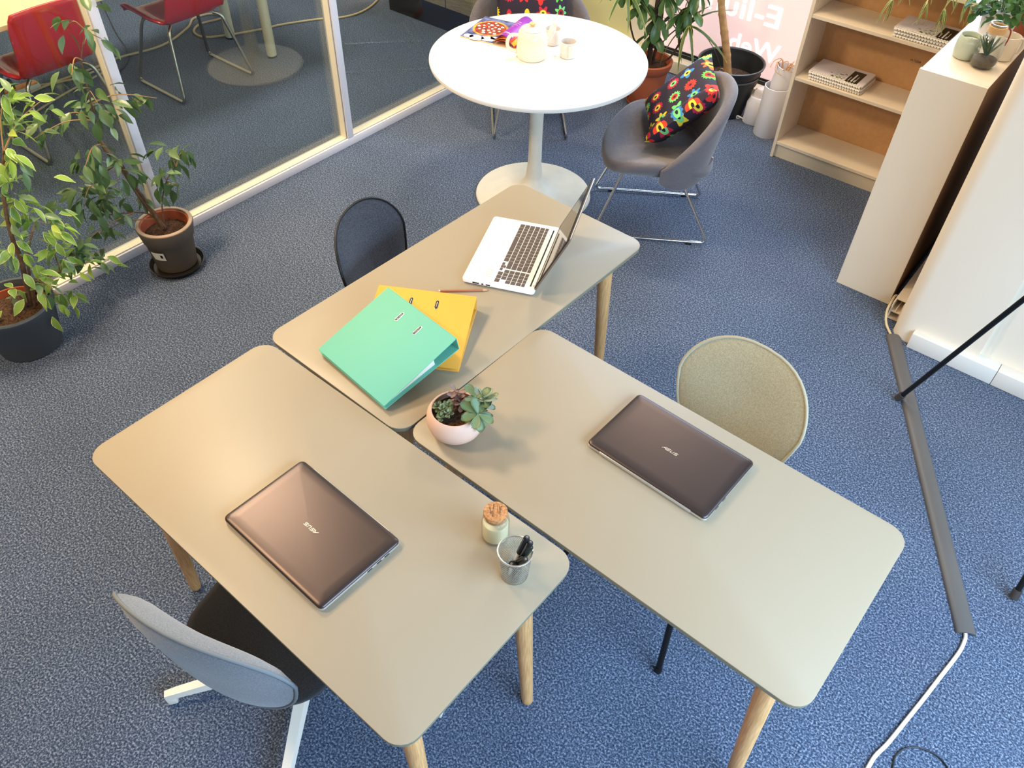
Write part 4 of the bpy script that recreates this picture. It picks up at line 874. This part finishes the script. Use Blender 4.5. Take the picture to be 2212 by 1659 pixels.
for k in range(280):
    a = q.uniform(0, 6.28); e = q.uniform(-0.45, 1.5); rr_ = q.uniform(0.085, 0.145) * (0.85 if e < 0 else 1)
    p = (math.cos(a)*math.cos(e)*rr_, math.sin(a)*math.cos(e)*rr_, 0.135+math.sin(e)*rr_*0.85)
    put_leaf(lb_, t, p, (math.cos(a+q.uniform(-1, 1)), math.sin(a+q.uniform(-1, 1)), q.uniform(-0.9, 0.5)), q.uniform(-.5, .5), q.uniform(0.7, 1.2))
t = thing('potted_plant', 'terracotta pot with thin stems at the far end of the cabinet', 'potted plant', (2.125, 3.535, CT))
G().lathe([(0.050, 0.0), (0.055, 0.004), (0.075, 0.105), (0.082, 0.107), (0.083, 0.130), (0.077, 0.130), (0.070, 0.115), (0.0, 0.115)], 40, cap1=False).build('pot', TERRA, t)
G().lathe([(0.070, 0.112), (0.04, 0.118), (0.0, 0.118)], 24, cap1=False).build('soil', SOIL, t)
for k in range(8):
    a = k*0.8; G().tube(smooth_path([(0.01*math.cos(a), 0.01*math.sin(a), 0.112), (0.03*math.cos(a), 0.03*math.sin(a), 0.17), (0.085*math.cos(a), 0.085*math.sin(a), 0.20)], 4), 0.002, 5).build('stem', mat('stem_coral', (196, 112, 82), 0.6), t)
# spider plant on top of the bookcase, its runners hanging in front of the shelves
t = thing('spider_plant', 'spider plant with striped leaves trailing down from the bookcase top', 'potted plant', rm(-0.98, 4.47, BH))
G().lathe([(0.060, 0.0), (0.066, 0.004), (0.085, 0.12), (0.085, 0.13), (0.079, 0.13), (0.075, 0.115), (0.0, 0.115)], 36, cap1=False).build('pot', PLW, t)
SPI = leaf_mat('spider_leaf', (112, 142, 72), (132, 156, 84), 0.45, edge=(228, 224, 160), thr=0.48)
lsp = leaf_mesh('leaf', 0.26, 0.015, 'strap', SPI, 0.5, 0.9); lss = leaf_mesh('leaf', 0.12, 0.010, 'strap', SPI, 0.5, 0.6)
for k in range(34):
    a = k*2.399; e = random.uniform(0.1, 1.2)
    put_leaf(lsp, t, (0.02*math.cos(a), 0.02*math.sin(a), 0.12), (math.cos(a)*math.cos(e), math.sin(a)*math.cos(e), math.sin(e)), random.uniform(-.3, .3), random.uniform(0.7, 1.05))
RUN = mat('runner', (206, 196, 128), 0.6)
base = Vector(rm(-0.98, 4.47, BH))
for tt, ss, zb, n_ in RUNNERS:
    tip = Vector(rm(tt, ss, zb)) - base
    p1 = (tip.x*0.55, tip.y*0.55, 0.16); p2 = (tip.x*0.98, tip.y*0.98, 0.02)
    G().tube(smooth_path([(0, 0, 0.115), p1, p2, (tip.x, tip.y, tip.z+0.10)], 5), 0.0016, 5).build('runner', RUN, t)
    for k in range(n_):
        a = k*2.399 + tt*9; put_leaf(lss, t, (tip.x, tip.y, tip.z+0.11), (0.32*math.cos(a), 0.32*math.sin(a), -0.9 if k % 3 else -0.35), random.uniform(-.4, .4), random.uniform(0.75, 1.0))
# ================================================================== floor plants
def inside(p):          # keeps twigs and leaves on this side of the glass
    while p.x*math.cos(ROOM)+p.y*math.sin(ROOM) < -3.375: p = p.lerp(Vector((0, 0, 2.45)), 0.015)
    return p
def ficus(t, base, clusters, stems, lmeshes, twm, seed, spread=0.13, droop=0.55):
    q = random.Random(seed); b = Vector(base)
    for path, r0, r1 in stems:
        P = smooth_path([Vector(p)-b for p in path], 5); n = len(P)
        G().tube(P, [r0+(r1-r0)*i/(n-1) for i in range(n)], 8).build('stem', twm, t)
    trunk = [Vector(p)-b for path, _, _ in stems for p in smooth_path(path, 5)]
    for (c, rad, n) in clusters:
        c = Vector(c)-b; view = Vector((-(c+b).x, -(c+b).y, 0)).normalized(); lat = Vector((-view.y, view.x, 0)); off = view*q.uniform(-spread, spread)
        cc = inside(c + off + b) - b
        near = min(trunk, key=lambda p: (p-cc).length + (0.6 if p.z > cc.z+0.05 else 0))
        tip = cc + (cc-near)*0.25
        tw = smooth_path([near, near*0.45+cc*0.55+Vector((0, 0, 0.03)), tip], 6)
        G().tube(tw, [0.0035 - 0.0023*i/(len(tw)-1) for i in range(len(tw))], 5).build('twig', TWIG, t)
        for k in range(n):
            f = 0.25 + 0.75*(k+0.5)/n
            p0 = tw[min(len(tw)-1, int(f*(len(tw)-1)))]
            p = cc + lat*q.gauss(0, rad[0]*0.5) + Vector((0, 0, 1))*q.gauss(0, rad[1]*0.5) + view*q.gauss(0, rad[0]*0.4)
            p = inside(p+b)-b
            d = (p - p0); d = d.normalized()*0.9 + Vector((q.uniform(-.4, .4), q.uniform(-.4, .4), -droop*q.uniform(0.2, 1.3)))
            me, s0, s1 = lmeshes[q.randrange(len(lmeshes))]
            put_leaf(me, t, p - d.normalized()*0.03, d, q.uniform(-.9, .9), q.uniform(s0, s1))
def planter(t, prof, m, inner=None, soil_r=0.1, soil_z=0.2, n=56):
    G().lathe(prof, n, cap1=False).build('pot', m, t)
    if inner: G().lathe(inner, n, cap0=False, cap1=False).build('inner_pot', TERRA, t)
    g = G(); q = random.Random(5)
    g.lathe([(soil_r, soil_z-0.01), (soil_r*0.8, soil_z), (soil_r*0.4, soil_z+0.006), (0.0, soil_z+0.004)], 36, cap1=False)
    for k in range(40):
        a = q.uniform(0, 6.28); r_ = soil_r*0.9*math.sqrt(q.random()); s_ = q.uniform(0.002, 0.006)
        g.lathe([(s_, 0.0), (s_*0.7, s_*0.8), (0.0, s_)], 5, Matrix.Translation((r_*math.cos(a), r_*math.sin(a), soil_z+0.001)), cap1=False)
    g.build('soil', SOIL, t)
POTG = mat('pot_slate', (74, 80, 86), 0.6); POTT = mat('pot_taupe', (94, 84, 74), 0.6); POTR = mat('pot_taupe_rim', (176, 152, 132), 0.6); POTB = mat('pot_black', (34, 35, 36), 0.5)
FV = leaf_mat('ficus_variegated', (160, 190, 84), (120, 162, 74), 0.38, edge=(228, 228, 168), thr=0.74, transl=0.3); FV2 = leaf_mat('ficus_lime', (186, 208, 92), (140, 180, 72), 0.38, edge=(236, 238, 180), thr=0.9, transl=0.35)
FD = leaf_mat('ficus_dark', (70, 98, 52), (104, 128, 82), 0.34, edge=(168, 178, 120), thr=1.05, transl=0.2); FD2 = leaf_mat('ficus_greygreen', (122, 148, 106), (92, 122, 72), 0.34, edge=(190, 200, 150), thr=1.0, transl=0.2)
lv1 = leaf_mesh('leaf', 0.078, 0.034, 'ficus', FV, 0.3, 0.25); lv2 = leaf_mesh('leaf', 0.070, 0.030, 'ficus', FV2, 0.3, 0.3); lv3 = leaf_mesh('leaf', 0.082, 0.038, 'ficus', FD, 0.25, 0.3); lv4 = leaf_mesh('leaf', 0.074, 0.034, 'ficus', FD2, 0.3, 0.2)
B1 = (-2.095, 2.545, 0.0)
t = thing('potted_ficus', 'variegated bright green ficus in a wide slate-grey pot', 'potted plant', B1)
planter(t, [(0.118, 0.0), (0.125, 0.004), (0.160, 0.205), (0.166, 0.212), (0.168, 0.228), (0.163, 0.234), (0.153, 0.232), (0.148, 0.20), (0.146, 0.17)], POTG, [(0.128, 0.15), (0.132, 0.205), (0.136, 0.207), (0.137, 0.190)], 0.128, 0.185)
ficus(t, B1, FIC1, FIC1S, [(lv1, .8, 1.1), (lv1, .8, 1.1), (lv2, .7, 1.1), (lv4, .8, 1.0)], BARK, 21)
B2 = (-1.640, 3.130, 0.0)
t = thing('potted_ficus', 'dark green ficus in a smaller taupe pot on a saucer by the partition', 'potted plant', (B2[0], B2[1], 0.012))
planter(t, [(0.090, 0.0), (0.094, 0.004), (0.110, 0.150), (0.117, 0.158), (0.129, 0.222), (0.128, 0.228), (0.112, 0.230), (0.108, 0.20)], POTT, [(0.098, 0.15), (0.104, 0.222), (0.110, 0.226), (0.111, 0.215)], 0.101, 0.185)
G().lathe([(0.1285, 0.2255), (0.126, 0.231), (0.112, 0.2325), (0.110, 0.2285)], 56, cap0=False, cap1=False).build('rim', POTR, t)
M = Matrix.Rotation(R(-132), 4, 'Z') @ Matrix.Translation((0.1085, 0, 0.11)) @ Matrix.Rotation(R(6), 4, 'Y')
lb = G().grid(lambda u, v: (0.1065*math.cos((u-0.5)*0.55)*(1+0.11*v), 0.1065*math.sin((u-0.5)*0.55)*(1+0.11*v), 0.085+0.05*v), 6, 2, Matrix.Rotation(R(-102), 4, 'Z')).build('paper_label', PAPER, t)
g = G().grid(lambda u, v: (0.1072*math.cos(0.10+u*0.10)*(1+0.11*(0.35+0.4*v)), 0.1072*math.sin(0.10+u*0.10)*(1+0.11*(0.35+0.4*v)), 0.1025+0.02*v), 2, 2, Matrix.Rotation(R(-102), 4, 'Z'))
g.build('label_block', BLACK, lb)
ficus(t, (B2[0], B2[1], 0.012), FIC2, FIC2S, [(lv3, .8, 1.1), (lv3, .8, 1.1), (lv4, .7, 1.0)], BARK, 33)
t = thing('plant_saucer', 'shallow dark saucer under the taupe ficus pot', 'saucer', (B2[0]+0.004, B2[1]-0.01, 0.0))
G().lathe([(0.104, 0.0), (0.112, 0.002), (0.128, 0.026), (0.129, 0.028), (0.125, 0.028), (0.110, 0.010), (0.0, 0.010)], 48, cap1=False).build('dish', mat('saucer_dark', (40, 36, 34), 0.35), t)

# umbrella tree in terracotta
B3 = (0.792, 4.945, 0.0)
t = thing('potted_umbrella_tree', 'umbrella plant with broad drooping leaflets in a terracotta pot by the window', 'potted plant', B3)
planter(t, [(0.092, 0.012), (0.098, 0.016), (0.118, 0.215), (0.126, 0.222), (0.138, 0.250), (0.142, 0.276), (0.136, 0.282), (0.124, 0.278), (0.118, 0.23)], TERRA, None, 0.118, 0.245)
UM = leaf_mat('umbrella_leaf', (62, 98, 52), (84, 120, 66), 0.3, edge=(196, 200, 110), thr=1.12, transl=0.15); DR = leaf_mat('dracaena_leaf', (60, 84, 44), (84, 104, 50), 0.4, edge=(176, 178, 88), thr=0.66, transl=0.15)
lum = leaf_mesh('leaf', 0.135, 0.058, 'obov', UM, 0.25, 0.35); ldr = leaf_mesh('leaf', 0.30, 0.026, 'strap', DR, 0.4, 0.6)
tr = [(0.0, 0.0, 0.24), (-0.012, 0.004, 0.45), (0.004, 0.0, 0.75), (-0.02, 0.01, 1.10), (0.01, 0.0, 1.45)]
BARKD = mat('bark_dark', (84, 64, 48), 0.9, vary=(70, (56, 42, 32), 0.2), bump=(100, 0.5, 0.003))
G().tube(smooth_path(tr, 5), [0.017-0.007*i/20 for i in range(21)], 10).build('stem', BARKD, t)
G().tube(smooth_path([(0.02, 0.01, 0.24), (0.03, -0.01, 0.55), (0.012, 0.02, 0.9)], 5), 0.009, 8).build('stem', BARKD, t)
q = random.Random(8)
for c, n_ in UMB:
    c = Vector(c)-Vector(B3)
    near = Vector((0, 0, max(0.35, min(1.3, c.z-0.02+0.12))))
    G().tube(smooth_path([near, near*0.5+c*0.5+Vector((0, 0, 0.05)), c], 5), 0.0028, 6).build('leaf_stalk', TWIG, t)
    for k in range(n_):
        a = 2*math.pi*k/n_ + q.uniform(-.2, .2)
        put_leaf(lum, t, c, (math.cos(a), math.sin(a), q.uniform(-1.1, -0.25)), q.uniform(-.4, .4), q.uniform(0.8, 1.1))
for c, n_ in DRA:
    c = Vector(c)-Vector(B3)
    G().tube(smooth_path([(0.01, 0, 0.26), (c.x*0.6, c.y*0.6, c.z*0.6), tuple(c)], 5), 0.006, 6).build('stem', BARKD, t)
    for k in range(n_):
        a = k*2.399; e = q.uniform(-0.5, 0.9)
        put_leaf(ldr, t, c, (math.cos(a)*math.cos(e), math.sin(a)*math.cos(e), math.sin(e)), q.uniform(-.3, .3), q.uniform(0.7, 1.0))
put_leaf(ldr, t, (0.155, 0.01, 0.575), (-0.25, -0.5, -0.95), 0.3, 0.9)

t = thing('plant_saucer', 'terracotta saucer under the umbrella plant pot', 'saucer', B3)
G().lathe([(0.10, 0.0), (0.112, 0.004), (0.120, 0.026), (0.116, 0.026), (0.106, 0.0115), (0.0, 0.0115)], 40, cap1=False).build('dish', TERRA, t)

# tree with a bare pale trunk in a black tub
B4 = (1.275, 4.865, 0.0)
t = thing('potted_tree', 'tall plant with one bare pale trunk in a big black tub', 'potted plant', B4)
planter(t, [(0.125, 0.0), (0.132, 0.004), (0.188, 0.300), (0.200, 0.306), (0.204, 0.318), (0.198, 0.322), (0.190, 0.316), (0.180, 0.245), (0.176, 0.205)], POTB, None, 0.172, 0.215)
G().lathe([(0.178, 0.244), (0.182, 0.250), (0.182, 0.256), (0.187, 0.262)], 48, cap0=False, cap1=False).build('inner_ring', mat('ring_grey', (96, 98, 96), 0.5), t)
G().lathe([(0.2035, 0.317), (0.2045, 0.321), (0.199, 0.324), (0.196, 0.321)], 56, cap0=False, cap1=False).build('rim', mat('rim_grey', (84, 86, 86), 0.4), t)
PALE = mat('bark_pale', (190, 152, 104), 0.7, vary=(30, (158, 120, 78), 0.2), bump=(50, 0.4, 0.003))
tp = [Vector(p)-Vector(B4) for p in TRUNK4]; P = smooth_path(tp, 8)
G().tube(P, [0.024-0.006*i/(len(P)-1) + (0.0025 if i % 8 == 0 else 0) for i in range(len(P))], 14).build('trunk', PALE, t)
top = P[-1]
for k in range(26):
    a = k*2.399; e = q.uniform(-0.3, 1.2)
    put_leaf(ldr, t, top, (math.cos(a)*math.cos(e), math.sin(a)*math.cos(e), math.sin(e)), 0, q.uniform(0.9, 1.3))
g = G()
for k in range(14):
    a = q.uniform(0, 6.28); r_ = q.uniform(0.03, 0.15); p = Vector((r_*math.cos(a), r_*math.sin(a), 0.222)); d = Vector((q.uniform(-.03, .03), q.uniform(-.03, .03), q.uniform(0, .012)))
    g.tube([p, p+d*0.5+Vector((0, 0, 0.004)), p+d], 0.0018, 5)
o = g.build('dry_bits', mat('dry_pale', (206, 184, 150), 0.8), t); o['kind'] = 'stuff'

# white cylinder planter with a withered plant, and a white plastic box behind it
t = thing('cylinder_planter', 'tall white two-part cylinder planter holding a withered plant', 'potted plant', (1.502, 4.588, 0.0))
G().lathe([(0.074, 0.0), (0.076, 0.003), (0.074, 0.300), (0.070, 0.301), (0.069, 0.24), (0.0, 0.24)], 48, cap1=False).build('outer_cylinder', PLW, t)
M = Matrix.Translation((0.010, 0.006, 0.235)) @ Matrix.Rotation(R(9), 4, 'Y')
iu = G().lathe([(0.030, 0.0), (0.058, 0.035), (0.065, 0.075), (0.066, 0.175), (0.0635, 0.177), (0.061, 0.165), (0.059, 0.12), (0.0, 0.12)], 48, M, cap1=False).build('inner_pot', PLW, t)
G().lathe([(0.0585, 0.121), (0.03, 0.126), (0.0, 0.124)], 24, M, cap1=False).build('soil', SOIL, t)
DRY = mat('withered', (190, 140, 96), 0.9)
for k in range(9):
    a = k*2.399; r_ = 0.02+0.035*q.random()
    G().tube(smooth_path([(0.012+0.008*math.cos(a), 0.006+0.008*math.sin(a), 0.355), (0.012+r_*math.cos(a), 0.006+r_*math.sin(a), 0.40+0.05*q.random()), (0.012+1.8*r_*math.cos(a+.5), 0.006+1.8*r_*math.sin(a+.5), 0.40+0.04*q.random()), (0.012+2.0*r_*math.cos(a+1.0), 0.006+2.0*r_*math.sin(a+1.0), 0.375+0.05*q.random())], 4), [0.0032]*6+[0.0022]*7, 5).build('dry_stem', DRY, t)
t = thing('floor_box', 'white plastic device with rounded corners standing behind the cylinder planter', 'device', (1.455, 4.735, 0.0), R(-38))
G().loft([[(x, y, z) for x, y in rrect(w_, d_, 0.035, 6)] for w_, d_, z in ((0.11, 0.12, 0.0), (0.118, 0.128, 0.006), (0.114, 0.124, 0.13), (0.09, 0.10, 0.165))]).build('body', PLW, t)
G().loft([[(x, y, z) for x, y in rrect(w_, d_, 0.02, 5)] for w_, d_, z in ((0.07, 0.07, 0.165), (0.065, 0.065, 0.20), (0.05, 0.05, 0.215))]).build('top_unit', CERAMG, t)
G().tube(smooth_path([(-0.05, -0.05, 0.02), (-0.085, -0.06, 0.03), (-0.09, -0.05, 0.008), (-0.075, -0.02, 0.006)], 4), 0.004, 6).build('cable', CABLEW, t)

# ================================================================== meeting room beyond the glass
REDM = mat('red_plastic', (222, 42, 46), 0.28, coat=0.4)
def red_chair(label, t0, s0, rz):
    t = rthing('sled_chair', label, 'chair', t0, s0, 0.0, None, rz)
    n = 24
    def prof(v):
        K = [(0.255, 0.80), (0.215, 0.62), (0.165, 0.49), (0.115, 0.435), (0.04, 0.425), (-0.12, 0.435), (-0.225, 0.44), (-0.255, 0.415)]
        P = smooth_path([(0, y, z) for y, z in K], 4); f = v*(len(P)-1); i = min(int(f), len(P)-2); p = P[i].lerp(P[i+1], f-i); return p.y, p.z
    def S(u, v):
        y, z = prof(v); x = (u-0.5)*2
        seat = max(0, min(1, (v-0.36)/0.12)) * (1 if v < 0.93 else 0.6)
        hw = 0.205 + 0.045*seat - 0.03*max(0, (0.1-v)/0.1)**2
        rise = 0.075*seat*max(0, (abs(x)-0.62)/0.38)**1.6 - 0.03*seat*max(0, (abs(x)-0.9)/0.1)
        return (x*hw, y - 0.02*(1-x*x)*(1-seat), z + rise)
    G().grid(S, 20, 32).build('seat_shell', REDM, t, 80, solid=0.012)
    for sx in (-1, 1):
        x = sx*0.265
        f = G().tube(bent([(sx*0.15, 0.10, 0.415), (sx*0.19, 0.13, 0.395), (x, 0.235, 0.012), (x, -0.255, 0.012), (sx*0.19, -0.15, 0.40), (sx*0.15, -0.13, 0.415)], 0.04), 0.011, 10).build('sled_frame', STEEL, t)
    return t
red_chair('red plastic chair whose whole back shows behind the glass, behind the ficus leaves', -4.725, 1.79, R(-90))
red_chair('red plastic chair on bent steel sled legs in the middle of the glass pane', -4.775, 2.70, R(-90))
t = rthing('meeting_table', 'pale meeting table beyond the glass partition on white round legs', 'table', -5.02, 2.03)
g = G(); slab(g, 0.96, 2.70, 0.03, 0.715, 0.74, 0.002); g.build('tabletop', mat('meeting_top', (240, 222, 176), 0.35), t)
for x in (-0.13, 0.325):
    for y in (-1.2, 1.205):
        lg = G().lathe([(0.032, 0.012), (0.033, 0.03), (0.033, 0.715)], 20, Matrix.Translation((x, y, 0))).build('leg', mat('leg_ivory', (228, 220, 190), 0.4), t)
        G().lathe([(0.030, 0.0), (0.034, 0.006), (0.034, 0.013)], 20, Matrix.Translation((x, y, 0))).build('foot_cap', BLACK, lg)
t = rthing('sideboard', 'grained wooden sideboard on a black base beyond the glass', 'cabinet', -4.687, 4.350)
GREYW = mat('grey_oak', (150, 138, 112), 0.6, vary=(10, (112, 102, 82), 0.2), stretch=(1.5, 20, 30))
G().rbox(0.02, 1.18, 0.0, 0.42, 0.165, 0.62, 0.003, 1).build('carcass', GREYW, t)
G().rbox(0.022, 0.596, -0.018, -0.001, 0.17, 0.615, 0.002, 1).build('door', GREYW, t); G().rbox(0.602, 1.178, -0.018, -0.001, 0.17, 0.615, 0.002, 1).build('door', GREYW, t)
G().rbox(0.0, 1.19, 0.0, 0.42, 0.0, 0.163, 0.002, 1).build('base', mat('gloss_black', (16, 12, 11), 0.12), t)
t = rthing('power_strip', 'white power strip with an orange top and black plugs by the red chair', 'power strip', -5.44, 1.83, 0.0, None, R(88))
G().rbox(-0.22, 0.14, -0.035, 0.035, 0.0, 0.038, 0.006).build('body', WHITE, t); G().rbox(-0.21, 0.13, -0.028, 0.028, 0.038, 0.046, 0.003).build('orange_top', mat('orange_plastic', (240, 136, 34), 0.4), t)
for x in (-0.12, -0.02): G().lathe([(0.022, 0.046), (0.024, 0.06), (0.018, 0.095), (0.008, 0.11)], 14, Matrix.Translation((x, 0, 0))).build('plug', BLACK, t)
def cable(name, label, path, r_, m, group=None, k=6):
    P = smooth_path(path, k); c = sum((Vector(p) for p in P), Vector())/len(P); c.z = 0
    o = G().tube([Vector(p)-c for p in P], r_, 8).build(name, m); o.location = c
    return tag(o, label, 'cable', group)
cable('cable', 'long cream cable looping over the meeting room carpet', MC1, 0.0075, CABLEC)
cable('cable', 'short cream cable running off the orange power strip', MC2, 0.007, CABLEC)
cable('cable', 'cream cable crossing below the red chair and ficus leaves', MC4, 0.006, CABLEC)
cable('cable', 'thin black cable curving across the meeting room carpet', MC3, 0.004, BLACK)

# ================================================================== floor: cable cover, cables, tripod
a = Vector((1.722, 2.757, 0)); b = Vector((1.514, 1.297, 0)); d = (b-a); L = d.length
t = thing('cable_cover', 'grey rubber floor cable cover beside the desks', 'cable cover', a, math.atan2(d.y, d.x))
g = G(); hw = 0.0325; out = [(hw*math.cos(math.pi*k/12), 0.017*math.sin(math.pi*k/12)**0.8) for k in range(13)]; inn = [(x*0.82, z*0.78) for x, z in reversed(out)]
prof = [(y, z) for y, z in out+inn]
g.loft([[(0, y, z) for y, z in prof], [(L, y, z) for y, z in prof]]); g.build('strip', mat('rubber_grey', (92, 88, 86), 0.42, spec=0.6), t)
cable('cable', 'thick white cable coming out of the grey cable cover', WC1, 0.0062, CABLEW)
cable('cable', 'cream cable bending from the trunking into the cable cover', WC2, 0.0055, CABLEC)
cable('cable', 'thin black cable loop on the blue carpet near the white cable', BC1, 0.0024, BLACK)
apex = Vector((1.95, 1.94, 1.72))
t = thing('tripod', 'black tripod stand with rubber feet beside the cable cover', 'tripod', (apex.x, apex.y, 0))
for fx, fy in ((1.614, 2.358), (1.722, 1.434), (2.46, 2.02)):
    f = Vector((fx, fy, 0.0))-Vector((apex.x, apex.y, 0)); top = Vector((0, 0, 1.72)); dd = (top-f).normalized(); s0 = f + dd*0.03; mid = f.lerp(top, 0.5)
    lg = G().tube([s0, mid], 0.010, 12).tube([mid, top+Vector((f.x, f.y, 0))*0.04], 0.0125, 12).build('leg', BLACKM, t)
    G().tube([f+Vector((0, 0, 0.010)), f+dd*0.045], 0.0145, 12).build('rubber_foot', mat('rubber_dark', (58, 52, 50), 0.7), lg)
G().lathe([(0.03, 1.70), (0.035, 1.72), (0.03, 1.76), (0.02, 1.80)], 20).build('hub', BLACKM, t)
